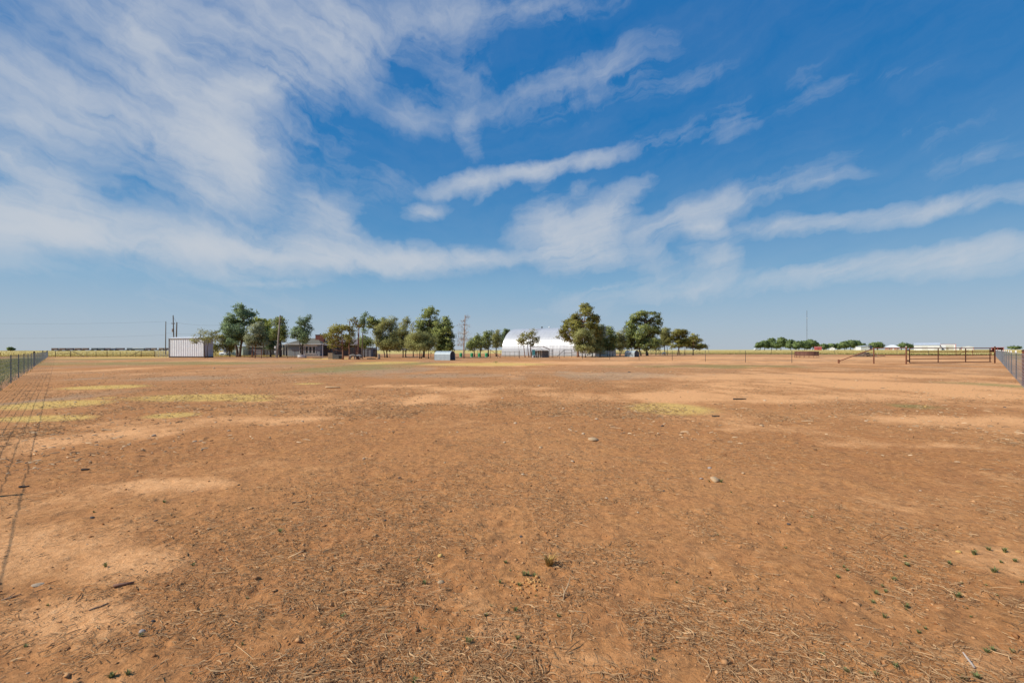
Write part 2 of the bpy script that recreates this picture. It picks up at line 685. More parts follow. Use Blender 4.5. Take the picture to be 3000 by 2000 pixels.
# ------------------------------------------------------------------ ground
FENCE_L0, FENCE_L1 = Vector((-0.4, -1.6, 0)), Vector((-106.5, 104.5, 0))     # X + Y = -2
FENCE_R0, FENCE_R1 = Vector((-0.4, -1.57, 0)), Vector((127.25, 120.0, 0))    # X = 1.05 Y + 1.25


def patch(px, py, rx, ry):
    """a patch on the ground: centre, half width across, half depth, in metres, from where the photo shows it"""
    c = GP(px, py)
    far = GP(px, py - ry).y
    near = GP(px, py + ry).y
    return c.x, (far + near) / 2, rx / F * c.y, max((far - near) / 2, 0.15)


BARE = [patch(*p) for p in (
    (1430, 1140, 300, 9), (1720, 1160, 330, 15), (1300, 1175, 160, 12), (2300, 1102, 450, 7), (2650, 1135, 330, 20), (2900, 1160, 160, 14),
    (150, 1300, 170, 34), (60, 1620, 160, 60), (430, 1650, 150, 28), (190, 1810, 150, 38), (1290, 1760, 120, 50), (1480, 1860, 150, 60),
    (1690, 1930, 330, 80), (2520, 1790, 170, 55), (2850, 1940, 190, 60), (2050, 1285, 60, 12), (2760, 1305, 130, 9), (330, 1275, 150, 12),
    (2480, 1300, 150, 14), (2080, 1255, 90, 8), (600, 1058, 300, 3), (260, 1085, 60, 14), (2980, 1660, 120, 50), (2400, 1640, 180, 30),
    (2700, 1230, 250, 12), (2250, 1620, 200, 30), (1120, 1130, 120, 6), (1900, 1062, 400, 4), (2450, 1052, 420, 8), (900, 1230, 160, 10), (500, 1420, 130, 14))]
DRY = [patch(*p) for p in (
    (588, 1165, 198, 10), (155, 1185, 125, 13), (130, 1224, 135, 9), (305, 1134, 105, 7), (500, 1216, 70, 8), (310, 1165, 30, 2), (1970, 1196, 110, 16),
    (905, 1124, 40, 2), (1130, 1063, 90, 4), (1420, 1067, 200, 4), (740, 1172, 60, 4), (350, 1047.5, 140, 2.5), (960, 1051, 60, 2))]
GREEN = [patch(*p) for p in (
    (480, 1064, 430, 4.5), (2120, 1073, 240, 4), (2920, 1128, 50, 9), (300, 1052, 130, 2.5), (1250, 1064, 60, 2), (2680, 1190, 60, 8), (1000, 1080, 130, 12))]
GREY = [patch(*p) for p in ((1790, 1100, 230, 11), (570, 1108, 140, 8), (1090, 1088, 160, 12), (250, 1110, 60, 5), (60, 1180, 100, 40), (1250, 1100, 200, 7))]


def mask(lst, x, y, hard=1.0, seed=0, rag=1.0):
    v = np.zeros_like(x)
    wob = fbm(x / 1.7, y / 4.5, 4, 40 + seed) - 0.5
    wob2 = fbm(x / 0.5, y / 1.2, 3, 60 + seed) - 0.5
    for cx, cy, rx, ry in lst:
        d = np.sqrt(((x - cx) / rx) ** 2 + ((y - cy) / ry) ** 2)
        d = d + (wob * 1.5 + wob2 * 0.8) * rag
        v = np.maximum(v, 1 - sstep(1 - 0.45 / hard, 1 + 0.45 / hard, d))
    return v


def fields(x, y):
    r = np.hypot(x, y)
    n = fbm(x / 2.3, y / 2.3, 5, 3, 0.55)
    big = fbm(x / 11, y / 17, 3, 23)
    n3 = fbm(x / 0.9, y / 1.6, 4, 203, 0.6)
    bare = 0.72 * mask(BARE, x, y, 0.42, 1, 1.25) + 1.5 * (n - 0.5) + 0.9 * (big - 0.5) + 0.9 * (n3 - 0.5) + 0.14
    bare = bare + 0.17 * sstep(-2, 14, x) * sstep(2, 12, r) * (1 - 0.5 * sstep(40, 80, y)) - 0.12 * (1 - sstep(-14, -1, x))
    dry = mask(DRY, x, y, 1.5, 2, 0.22)
    green = 0.8 * mask(GREEN, x, y, 0.8, 3)
    grey = 0.85 * mask(GREY, x, y, 0.7, 4)
    grey = np.maximum(grey, 0.62 * sstep(9, 45, r) * np.clip(1.9 * fbm(x / 5, y / 9, 4, 411) - 0.45, 0, 1) * (1 - 0.55 * np.clip(bare, 0, 1)))
    # beyond the left fence: green verge, then the stubble field; beyond the pipe fence: stubble
    dl = -(x + y + 2) / sqrt(2)
    n2 = fbm(x / 6, y / 6, 3, 77)
    green = np.maximum(green, 0.95 * sstep(0.1, 0.7, dl) * (1 - sstep(3.5, 7.5, dl + 3 * (n2 - 0.5))))
    f_left = sstep(12, 20, dl + 8 * (n2 - 0.5))
    f_far = sstep(104, 110, y + 6 * (n2 - .5)) * (1 - sstep(-62, -50, x))
    f_right = sstep(178, 192, r + 10 * (n2 - 0.5))
    fld = np.maximum(np.maximum(f_left, f_far), f_right)
    green = np.maximum(green, 0.75 * sstep(160, 172, r + 8 * (n2 - .5)) * (1 - sstep(186, 206, r)) * sstep(10, 40, x))
    dr = (x - 1.05 * y - 1.25) / 1.45
    green = np.maximum(green, 0.6 * sstep(0.5, 3, dr))
    return np.clip(bare, 0, 1.3), dry, green, grey, fld


def relief(x, y):
    """clods, scuffs and old hoof prints (metres)"""
    z = (fbm(x / 0.30, y / 0.30, 4, 91, 0.6) - 0.5) * 0.038 + (fbm(x / 0.075, y / 0.075, 3, 95, 0.6) - 0.5) * 0.024
    # hoof prints: small oval dents with a raised lip, on a jittered grid
    c = 0.42
    best = np.full(np.shape(x), 9.0)
    gx, gy = np.floor(x / c), np.floor(y / c)
    for ox in (-1, 0, 1):
        for oy in (-1, 0, 1):
            jx = (gx + ox + 0.1 + 0.8 * _hash(gx + ox, gy + oy, 501)) * c
            jy = (gy + oy + 0.1 + 0.8 * _hash(gx + ox, gy + oy, 502)) * c
            a = 6.28 * _hash(gx + ox, gy + oy, 503)
            on = _hash(gx + ox, gy + oy, 504) < 0.55
            dx, dy = x - jx, y - jy
            u = (dx * np.cos(a) + dy * np.sin(a)) / 0.062
            v = (-dx * np.sin(a) + dy * np.cos(a)) / 0.045
            best = np.where(on, np.minimum(best, np.hypot(u, v)), best)
    z = z - 0.011 * (1 - sstep(0.55, 1.0, best)) + 0.006 * sstep(0.9, 1.15, best) * (1 - sstep(1.15, 1.7, best))
    return z


def make_ground():
    fine = np.radians(np.arange(-63, 63.01, 0.30))
    coarse = np.radians(np.arange(66, 294.1, 4.0))
    ang = np.concatenate([fine, coarse])
    na = len(ang)
    rad = [0.5]
    while rad[-1] < 11000:
        rad.append(rad[-1] * (1.03 if rad[-1] < 1.3 else 1.0095 if rad[-1] < 11 else 1.0155 if rad[-1] < 300 else 1.06))
    rad = np.array(rad)
    nr = len(rad)
    A, Rr = np.meshgrid(ang, rad)
    X, Y = Rr * np.sin(A), Rr * np.cos(A)
    x, y = X.ravel(), Y.ravel()
    bare, dry, green, grey, fld = fields(x, y)
    z = terrain(x, y)
    r = np.hypot(x, y)
    # clods and hoof prints: real relief near the camera
    fade = (1 - sstep(9, 26, r))
    rough = relief(x, y)
    z = z + rough * fade * (1 - 0.5 * np.clip(bare, 0, 1))
    V = np.stack([x, y, z], 1)
    V = np.vstack([V, [[0, 0, 0]]])
    i, j = np.meshgrid(np.arange(nr - 1), np.arange(na), indexing='ij')
    k = (j + 1) % na
    a = (i * na + j).ravel()
    b = (i * na + k).ravel()
    c = ((i + 1) * na + k).ravel()
    d = ((i + 1) * na + j).ravel()
    Q = np.stack([a, d, c, b], 1)
    me = tri_mesh('ground', V, Q)
    for nm, arr in (('bare', bare), ('dry', dry), ('green', green), ('grey', grey), ('field', fld)):
        at = me.attributes.new(nm, 'FLOAT', 'POINT')
        at.data.foreach_set('value', np.append(arr, 0).astype(np.float32))
    # the small disc under the camera
    o = link('ground', me, ground_material(), smooth=True)
    o['kind'] = 'structure'
    return o


make_ground()


def ground_z(x, y):
    """height of the finished dirt surface incl. clods (arrays)"""
    bare = fields(x, y)[0]
    r = np.hypot(x, y)
    rough = relief(x, y)
    return terrain(x, y) + rough * (1 - sstep(9, 26, r)) * (1 - 0.5 * np.clip(bare, 0, 1))


# ------------------------------------------------------------------ litter, straw and grass (stuff)
def scatter_polar(n, r0, r1, half=53, power=1.0):
    u = rng.random(n)
    if power == 1.0:
        r = r0 * (r1 / r0) ** u
    else:
        e = 1 - power + 1
        r = (r0 ** e + u * (r1 ** e - r0 ** e)) ** (1 / e)
    a = np.radians(rng.uniform(-half, half, n))
    return r * np.sin(a), r * np.cos(a)


def straw_mesh(x, y, length, thick, lift, tint):
    """bent three-sided stems lying on the dirt"""
    n = len(x)
    a = rng.uniform(0, 2 * pi, n)
    bend = rng.normal(0, 0.55, n)
    seg = 3
    P = np.zeros((n, seg + 1, 3))
    tilt = rng.normal(0, 0.10, n)
    px_, py_ = x.copy(), y.copy()
    z0 = ground_z(x, y) + thick * 0.4 + lift
    for k in range(seg + 1):
        P[:, k, 0], P[:, k, 1] = px_, py_
        P[:, k, 2] = z0 + np.abs(tilt) * length * k / seg
        aa = a + bend * (k + 0.5)
        px_ = px_ + np.cos(aa) * length / seg
        py_ = py_ + np.sin(aa) * length / seg
    gz = ground_z(P[:, seg, 0], P[:, seg, 1])
    P[:, seg, 2] = np.maximum(np.minimum(P[:, seg, 2], gz + lift + 0.03), gz + thick * 0.3)
    P[:, 1, 2] = 0.67 * P[:, 0, 2] + 0.33 * P[:, seg, 2] + rng.uniform(0, 1, n) * length * 0.05
    P[:, 2, 2] = 0.33 * P[:, 0, 2] + 0.67 * P[:, seg, 2] + rng.uniform(0, 1, n) * length * 0.05
    d = P[:, -1] - P[:, 0]
    side = np.stack([-d[:, 1], d[:, 0], 0 * x], 1)
    side /= (np.linalg.norm(side, axis=1, keepdims=True) + 1e-9)
    up = np.array([0, 0, 1.0])
    t = np.ones(seg + 1)
    t[0], t[-1] = 0.8, 0.45
    V = np.zeros((n, seg + 1, 3, 3))
    for k in range(seg + 1):
        w = (thick * t[k])[:, None]
        V[:, k, 0] = P[:, k] - side * w * 0.5 - up * w * 0.3
        V[:, k, 1] = P[:, k] + side * w * 0.5 - up * w * 0.3
        V[:, k, 2] = P[:, k] + up * w * 0.55
    base = (np.arange(n) * (seg + 1) * 3)[:, None]
    faces = []
    for k in range(seg):
        for (p, q) in ((1, 2), (2, 0)):
            faces.append(np.stack([base[:, 0] + k * 3 + p, base[:, 0] + k * 3 + 3 + p, base[:, 0] + k * 3 + 3 + q, base[:, 0] + k * 3 + q], 1))
    Q = np.stack(faces, 1).reshape(-1, 4)
    T = np.repeat(tint, len(faces))
    return V.reshape(-1, 3), Q, T


STRAW = leaf_mat('dry_straw', (0.19, 0.095, 0.045), (0.74, 0.48, 0.25), 0.05)


def make_litter():
    x, y = scatter_polar(175000, 1.35, 13.0)
    bare, dry, green, grey, fld = fields(x, y)
    cl = 0.55 * fbm(x / 0.40, y / 0.40, 3, 133) + 0.45 * fbm(x / 1.6, y / 1.6, 3, 137)
    keep = rng.random(len(x)) < np.clip(1.15 - 1.0 * bare, 0.05, 1) * np.clip((cl - 0.40) * 6.0, 0.05, 1)
    x, y = x[keep], y[keep]
    n = len(x)
    r = np.hypot(x, y)
    length = np.clip(rng.lognormal(-3.55, 0.6, n), 0.010, 0.16)
    thick = np.clip(rng.lognormal(-6.3, 0.45, n), 0.0009, 0.006) * (1 + 0.03 * r)
    lift = rng.uniform(0, 0.007, n)
    tint = np.clip(rng.beta(1.1, 2.0, n), 0, 1)
    V, Q, T = straw_mesh(x, y, length, thick, lift, tint)
    o = link('straw_litter', tri_mesh('straw_litter', V, Q, T), STRAW)
    tag(o, 'dry straw and stems trampled over the brown dirt', 'litter', kind='stuff')
    x, y = scatter_polar(120000, 10, 46, 52)
    bare = fields(x, y)[0]
    cl = 0.5 * fbm(x / 0.8, y / 0.8, 3, 143) + 0.5 * fbm(x / 3.2, y / 4.5, 3, 147)
    keep = (rng.random(len(x)) < np.clip(1.1 - 1.0 * bare, 0.05, 1) * np.clip((cl - 0.42) * 6.0, 0.04, 1)) & (x + y > -1.5)
    x, y = x[keep], y[keep]
    n = len(x)
    V, Q, T = straw_mesh(x, y, np.clip(rng.lognormal(-2.9, 0.5, n), 0.02, 0.2), rng.uniform(0.004, 0.010, n), rng.uniform(0, 0.012, n), np.clip(rng.beta(1.0, 2.2, n), 0, 1))
    o = link('far_straw_litter', tri_mesh('far_straw_litter', V, Q, T), STRAW)
    tag(o, 'dry stems and twigs spread over the middle of the paddock', 'litter', kind='stuff')
    # clods
    n = 7000
    x, y = scatter_polar(n, 1.4, 26)
    bare = fields(x, y)[0]
    k = rng.random(n) < np.clip(1.1 - 0.75 * bare, 0.12, 1)
    x, y = x[k], y[k]
    n = len(x)
    oct_ = np.array([[1, 0, 0], [-1, 0, 0], [0, 1, 0], [0, -1, 0], [0, 0, 1], [0, 0, -1]], float)
    tri = np.array([[0, 2, 4], [2, 1, 4], [1, 3, 4], [3, 0, 4], [2, 0, 5], [1, 2, 5], [3, 1, 5], [0, 3, 5]])
    s = np.clip(rng.lognormal(-5.0, 0.45, n), 0.003, 0.02)
    jit = 1 + rng.normal(0, 0.28, (n, 6, 1))
    sc = np.stack([s * rng.uniform(.7, 1.5, n), s * rng.uniform(.7, 1.5, n), s * rng.uniform(.4, .8, n)], 1)[:, None, :]
    V = oct_[None] * jit * sc
    a = rng.uniform(0, 2 * pi, n)[:, None]
    vx = V[:, :, 0] * np.cos(a) - V[:, :, 1] * np.sin(a)
    vy = V[:, :, 0] * np.sin(a) + V[:, :, 1] * np.cos(a)
    V = np.stack([vx + x[:, None], vy + y[:, None], V[:, :, 2] + (ground_z(x, y) + s * 0.15)[:, None]], 2)
    T = (tri[None] + (np.arange(n) * 6)[:, None, None]).reshape(-1, 3)
    o = link('dirt_clods', tri_mesh('dirt_clods', V.reshape(-1, 3), T, np.repeat(rng.random(n), 8)), leaf_mat('clod', (0.26, 0.11, 0.045), (0.62, 0.34, 0.155), 0.0))
    tag(o, 'crumbled lumps of brown dirt strewn over the paddock', 'dirt', kind='stuff')


def make_chips():
    n = 17000
    x, y = scatter_polar(n, 8, 85, 50)
    bare, dry, green, grey, fld = fields(x, y)
    cl = fbm(x / 3.5, y / 5, 4, 310)
    k = (rng.random(n) < np.clip(0.12 + 1.6 * (cl - 0.45) + 0.9 * grey - 0.35 * bare, 0.02, 1)) & (x + y > -1.2) & (y < 82)
    x, y = x[k], y[k]
    n = len(x)
    r = np.hypot(x, y)
    length = np.clip(rng.lognormal(-2.8, 0.5, n), 0.03, 0.25)
    V, Q, T = straw_mesh(x, y, length, rng.uniform(0.006, 0.016, n) * (1 + r / 60), rng.uniform(0, 0.01, n), np.clip(rng.beta(1.1, 1.1, n), 0, 1))
    o = link('wood_chips', tri_mesh('wood_chips', V, Q, T), leaf_mat('wood_chip', (0.12, 0.062, 0.035), (0.72, 0.50, 0.29), 0.0))
    tag(o, 'pale and dark wood chips and twigs strewn across the paddock', 'litter', kind='stuff')


def blades(x, y, h, w, lean=0.5, seg=1):
    n = len(x)
    a = rng.uniform(0, 2 * pi, n)
    z = ground_z(x, y) - 0.004
    dx, dy = np.cos(a) * w / 2, np.sin(a) * w / 2
    la = rng.uniform(0, 2 * pi, n)
    lx, ly = np.cos(la) * h * lean * rng.random(n), np.sin(la) * h * lean * rng.random(n)
    V = np.zeros((n, 3, 3))
    V[:, 0] = np.stack([x - dx, y - dy, z], 1)
    V[:, 1] = np.stack([x + dx, y + dy, z], 1)
    V[:, 2] = np.stack([x + lx, y + ly, z + h], 1)
    T = (np.arange(n) * 3)[:, None] + np.arange(3)[None]
    return V.reshape(-1, 3), T


def make_grasses():
    # dry yellow mats
    xs, ys, hs = [], [], []
    for cx, cy, rx, ry in DRY:
        n = int(min(9000, 260 * rx * ry * 4))
        x = rng.uniform(cx - 1.5 * rx, cx + 1.5 * rx, n)
        y = rng.uniform(cy - 1.5 * ry, cy + 1.5 * ry, n)
        xs.append(x)
        ys.append(y)
    x, y = np.concatenate(xs), np.concatenate(ys)
    k = rng.random(len(x)) < fields(x, y)[1] ** 1.5
    x, y = x[k], y[k]
    n = len(x)
    V, T = blades(x, y, rng.uniform(0.01, 0.035, n), rng.uniform(0.006, 0.016, n), 1.6)
    o = link('dry_grass', tri_mesh('dry_grass', V, T, rng.random(n)), leaf_mat('dry_grass', (0.62, 0.365, 0.10), (0.82, 0.515, 0.16), 0.3))
    tag(o, 'short yellow dry grass in flat mats on the dirt', 'grass', kind='stuff')
    # green verge beyond the left fence and along its foot
    t = rng.uniform(6, 120, 16000)
    off = np.abs(rng.normal(0, 1, 16000)) * 2.6 + rng.normal(0.1, 0.15, 16000)
    x = -0.4 - t / sqrt(2) - off / sqrt(2)
    y = -1.6 + t / sqrt(2) - off / sqrt(2)
    n = len(x)
    V, T = blades(x, y, rng.uniform(0.06, 0.28, n) * np.where(off < 0.3, 0.7, 1), rng.uniform(0.012, 0.03, n), 0.8)
    o = link('verge_grass', tri_mesh('verge_grass', V, T, rng.random(n)), leaf_mat('verge_grass', (0.12, 0.135, 0.040), (0.33, 0.32, 0.11), 0.4))
    tag(o, 'green grass verge along the far side of the left fence', 'grass', kind='stuff')
    # stubble field behind the far pipe fence, and right of the trees
    n = 42000
    az = np.radians(rng.uniform(-54, -22, n))
    rr = 106 + 250 * rng.random(n) ** 2.2
    x, y = rr * np.tan(az), rr + 0 * rr
    x2 = rng.uniform(10, 330, n)
    y2 = 176 + 160 * rng.random(n) ** 2
    x, y = np.concatenate([x, x2]), np.concatenate([y, y2])
    k = fields(x, y)[4] > rng.random(2 * n) * 0.9
    x, y = x[k], y[k]
    n = len(x)
    V, T = blades(x, y, rng.uniform(0.12, 0.42, n), rng.uniform(0.06, 0.16, n), 0.6)
    o = link('field_grass', tri_mesh('field_grass', V, T, rng.random(n)), leaf_mat('field_grass', (0.36, 0.25, 0.07), (0.64, 0.48, 0.19), 0.25))
    tag(o, 'tall straw yellow grass covering the fields behind the fences', 'grass', kind='stuff')
    # green weeds at the edge of the right-hand field
    n = 9000
    x = rng.uniform(20, 230, n)
    r_ = rng.normal(178, 6, n)
    y = np.sqrt(np.maximum(r_ ** 2 - x ** 2, 400))
    k = y > 60
    x, y = x[k], y[k]
    n = len(x)
    V, T = blades(x, y, rng.uniform(0.15, 0.5, n), rng.uniform(0.1, 0.3, n), 0.7)
    o = link('edge_weeds', tri_mesh('edge_weeds', V, T, rng.random(n)), leaf_mat('edge_weeds', (0.12, 0.115, 0.035), (0.30, 0.27, 0.09), 0.25))
    tag(o, 'low green weeds along the edge of the yellow field', 'weeds', kind='stuff')


make_litter()
make_chips()
make_grasses()

# ------------------------------------------------------------------ common materials
M_RUST = mat('rusty_pipe', (0.13, 0.048, 0.026), (0.25, 0.10, 0.055), 14, 0.85, 0.002)
M_DRUST = mat('dark_rusty_pipe', (0.055, 0.030, 0.024), (0.11, 0.055, 0.038), 14, 0.85, 0.002)
M_GALV = mat('galvanised_wire', (0.30, 0.34, 0.36), (0.44, 0.48, 0.50), 20, 0.5, 0, 0.55, 0.5)
M_TPOST = mat('dark_steel_post', (0.045, 0.043, 0.043), (0.10, 0.085, 0.075), 14, 0.8)
M_WHITE = mat('white_paint', (0.70, 0.70, 0.68), (0.82, 0.82, 0.80), 6, 0.6)
M_OFFW = mat('off_white_paint', (0.56, 0.56, 0.53), (0.66, 0.66, 0.63), 6, 0.6)
M_GLASS = mat('dark_glass', (0.02, 0.024, 0.028), (0.035, 0.04, 0.045), 3, 0.12, 0, 0, 0.6)
M_WOOD = mat('weathered_wood', (0.20, 0.155, 0.115), (0.38, 0.31, 0.24), 9, 0.9, 0.004, stretch=(1, 1, 0.15))
M_DWOOD = mat('dark_wood', (0.055, 0.04, 0.032), (0.11, 0.08, 0.062), 9, 0.9, 0.004, stretch=(1, 1, 0.15))
M_GREYWALL = mat('grey_wall_paint', (0.17, 0.18, 0.19), (0.23, 0.24, 0.25), 5, 0.75)
M_STEEL = mat('galvanised_sheet', (0.33, 0.39, 0.41), (0.42, 0.48, 0.50), 5, 0.55, 0, 0.1, 0.4)
M_BLACKIN = mat('hut_interior_shade', (0.035, 0.036, 0.045), (0.07, 0.068, 0.085), 7, 0.8)  # near-black colour painted in for the shade inside the open huts
M_TYRE = mat('tyre_rubber', (0.02, 0.02, 0.021), (0.035, 0.035, 0.036), 10, 0.85)

# ------------------------------------------------------------------ fences


def lerp(a, b, t):
    return Vector(a) + (Vector(b) - Vector(a)) * t


def on_ground(p, dz=0.0):
    return Vector((p[0], p[1], H(p[0], p[1]) + dz))


def net_fence(name, label, p0, p1, heights, wire_r, top_r, post_ts, tpost_ts, post_m, tpost_m, wire_m, white_tip=False, post_h=1.36, gap=0.32, side=1):
    root = thing(name, label, 'fence', on_ground(p0))
    Lf = (p1 - p0).length
    nseg = int(Lf / 2.5)
    samp = [on_ground(lerp(p0, p1, k / nseg)) for k in range(nseg + 1)]
    for i, h in enumerate(heights):
        r = top_r if i == len(heights) - 1 else wire_r
        MB().tube([p + Vector((0, 0, h + 0.006 * sin(k * 1.7 + i))) for k, p in enumerate(samp)], r, 4).build('wire', wire_m, root)
    # upright stay wires of the netting
    mb = MB()
    n = int(Lf / gap)
    for k in range(n):
        p = on_ground(lerp(p0, p1, (k + 0.5) / n))
        mb.tube([p + Vector((0, 0, heights[0] - 0.01)), p + Vector((0, 0, heights[-1]))], wire_r * 0.5, 3, False)
    o = mb.build('stay_netting', wire_m, root)
    o['kind'] = 'stuff'
    d = (p1 - p0).normalized()
    nrm = Vector((-d.y, d.x, 0)) * side
    for t in post_ts:
        p = on_ground(lerp(p0, p1, t)) + nrm * 0.09
        hh = post_h + random.uniform(-0.03, 0.03)
        po = MB().tube([p - Vector((0, 0, 0.2)), p + Vector((0, 0, hh))], 0.058, 10).build('post', post_m, root)
        MB().lathe([(0.068, hh - 0.01), (0.07, hh + 0.03), (0.045, hh + 0.06), (0.0, hh + 0.065)], p, 10).build('cap', M_DRUST, po)
    for t in tpost_ts:
        p = on_ground(lerp(p0, p1, t)) + nrm * 0.03
        ang = atan2(d.y, d.x)
        po = MB().box(p + Vector((0, 0, 0.55)), (0.045, 0.012, 1.44), ang).box(p + nrm * 0.02 + Vector((0, 0, 0.55)), (0.012, 0.03, 1.43), ang).build('steel_post', tpost_m, root)
        if white_tip:
            MB().box(p + Vector((0, 0, 1.335)), (0.07, 0.05, 0.15), ang).build('white_tip', M_WHITE, po)
    return root


HTS = [0.06, 0.14, 0.22, 0.31, 0.41, 0.52, 0.64, 0.77, 0.90, 1.04, 1.22]
LL = (FENCE_L1 - FENCE_L0).length


def tl(D):
    return (D + 1.6) / 106.1


net_fence('net_wire_fence', 'grey net wire fence running away along the left edge of the paddock', FENCE_L0, FENCE_L1, HTS, 0.0045, 0.0052,
          [tl(16.4), tl(42.6), tl(69), tl(95), tl(104.4)], [tl(d) for d in np.arange(0.2, 104, 4.05) if min(abs(d - q) for q in (16.4, 42.6, 69, 95)) > 1.2],
          M_DRUST, mat('slate_steel_post', (0.075, 0.09, 0.10), (0.12, 0.14, 0.15), 10, 0.7), mat('dull_fence_wire', (0.22, 0.24, 0.25), (0.32, 0.34, 0.35), 20, 0.6, 0, 0.4))


def tr(D):
    return (D + 1.57) / 121.57


net_fence('net_wire_fence', 'pale galvanised net wire fence with white tipped posts along the right edge', FENCE_R0, FENCE_R1,
          [h * 1.06 for h in HTS], 0.0045, 0.008, [tr(18.5), tr(49.6), tr(78), tr(110)], [tr(d) for d in (2.5, 8, 13, 22.7, 27.8, 31.5, 36, 40, 45, 54, 58.5, 63, 68, 73, 83, 88, 93, 98, 104, 115)],
          M_RUST, M_TPOST, M_GALV, True, 1.40, 0.33, -1)

# rusty pipe gate and its braces on the right
gl, gr = on_ground(Vector((39.5, 45.6, 0))), on_ground(Vector((52.2, 49.2, 0)))
root = thing('pipe_gate', 'long rusty pipe gate with five rails hung beside the right wire fence', 'gate', gl)
gd = (gr - gl)
g0, g1 = gl + gd * 0.035, gl + gd * 0.955
for h, r in ((1.62, 0.044), (1.25, 0.035), (0.88, 0.035), (0.51, 0.035), (0.14, 0.038)):
    MB().tube([g0 + Vector((0, 0, h)), lerp(g0, g1, .5) + Vector((0, 0, h - 0.01)), g1 + Vector((0, 0, h))], r, 8).build('rail', M_RUST, root)
for t in (0.0, 0.335, 0.672, 0.985):
    p = lerp(g0, g1, t)
    MB().tube([p + Vector((0, 0, 0.11)), p + Vector((0, 0, 1.64))], 0.045, 8).build('upright', M_RUST, root)
for h in (0.35, 1.4):
    MB().box(gl + gd * 0.018 + Vector((0, 0, h)), (0.22, 0.09, 0.12), atan2(gd.y, gd.x)).build('hinge', M_DRUST, root)
MB().box(g1 + gd.normalized() * 0.1 + Vector((0, 0, 1.32)), (0.3, 0.1, 0.14), atan2(gd.y, gd.x)).build('latch', M_DRUST, root)
for p, lab in ((gl, 'thick rusty pipe post hinging the long right gate'), (gr, 'rusty pipe post where the long gate latches, beside wire fence')):
    o = thing('gate_post', lab, 'post', p, 'posts of the rusty pipe gate')
    MB().tube([p - Vector((0, 0, 0.3)), p + Vector((0, 0, 1.72))], 0.066, 10).build('shaft', M_RUST, o)
    MB().lathe([(0.074, 1.70), (0.074, 1.75), (0.05, 1.80), (0.0, 1.81)], p, 10).build('cap', M_DRUST if p is gr else mat('pale_cap', (0.45, 0.36, 0.34), (0.55, 0.46, 0.43), 5), o)

bp, sp = on_ground(Vector((37.6, 47.3, 0))), on_ground(Vector((35.1, 48.9, 0)))
root = thing('corner_brace', 'rusty pipe corner brace with slanting strut left of the long gate', 'fence brace', bp)
MB().tube([bp - Vector((0, 0, 0.3)), bp + Vector((0, 0, 1.68))], 0.062, 10).build('post', M_RUST, root)
MB().tube([sp - Vector((0, 0, 0.3)), sp + Vector((0, 0, 0.40))], 0.09, 10).build('anchor_post', M_RUST, root)
MB().tube([sp + Vector((0, 0, 0.22)), bp + Vector((0, 0, 1.58))], 0.045, 8).build('strut', M_RUST, root)
for h in (1.62, 0.92):
    MB().tube([bp + Vector((0, 0, h)), gl + Vector((0, 0, h))], 0.04, 8).build('rail', M_RUST, root)

# T-post wire fence across the paddock to the trees
tp = [sp] + [on_ground(Vector((a, b, 0))) for a, b in ((31.3, 50.9), (27.6, 53.8), (24.3, 57.2), (21.4, 60.8), (18.2, 65.2), (14.9, 69.4), (11.3, 73), (7.8, 75.0), (4.4, 77.0), (1.3, 79.5), (-2.6, 81.5))]
root = thing('wire_fence', 'thin strand fence on dark steel posts crossing the middle of the paddock', 'fence', tp[1])
for p in tp[1:]:
    MB().box(p + Vector((0, 0, 0.60)), (0.05, 0.02, 1.56), 0.5).box(p + Vector((0.01, 0.02, 0.60)), (0.02, 0.05, 1.54), 0.5).build('post', M_TPOST, root)
for h in (0.25, 0.5, 0.75, 1.0, 1.22):
    MB().tube([p + Vector((0, 0, h)) for p in tp], 0.004, 3).build('strand', M_GALV, root)

# pipe yard fence in front of the house, in bays
yard = [(715, 93), (748, 86), (782, 84.5), (812, 84), (842, 84), (864, 84), (896, 84), (945, 85), (985, 88), (1022, 90), (1062, 91), (1102, 92), (1142, 92), (1182, 92), (1222, 91), (1262, 90), (1330, 88), (1362, 87), (1400, 86), (1437, 85)]
yp = [G(px, D) for px, D in yard]
root = thing('pipe_yard_fence', 'dark pipe and mesh fence around the house yard under the trees', 'fence', yp[0])
for k, p in enumerate(yp):
    MB().tube([p - Vector((0, 0, 0.2)), p + Vector((0, 0, 1.56))], 0.05 if k in (1, 6) else 0.036, 8).build('post', M_DRUST, root)
for h, r in ((1.52, 0.032), (0.08, 0.02)):
    for a, b in zip(yp, yp[1:]):
        MB().tube([a + Vector((0, 0, h)), b + Vector((0, 0, h))], r, 6).build('rail', M_DRUST, root)
mb = MB()
for h in (0.3, 0.5, 0.7, 0.9, 1.1, 1.3):
    mb.tube([p + Vector((0, 0, h)) for p in yp], 0.006, 3)
for a, b in zip(yp, yp[1:]):
    n = max(2, int((b - a).length / 0.25))
    for k in range(n):
        q = lerp(a, b, (k + .5) / n)
        mb.tube([q + Vector((0, 0, 0.08)), q + Vector((0, 0, 1.5))], 0.004, 3, False)
mb.build('mesh_infill', M_DRUST, root)['kind'] = 'stuff'
e = yp[-1]
f_ = G(1466, 84)
MB().tube([e + Vector((0, 0, 1.5)), f_ + Vector((0, 0, 0.1))], 0.05, 8).build('strut', M_RUST, root)

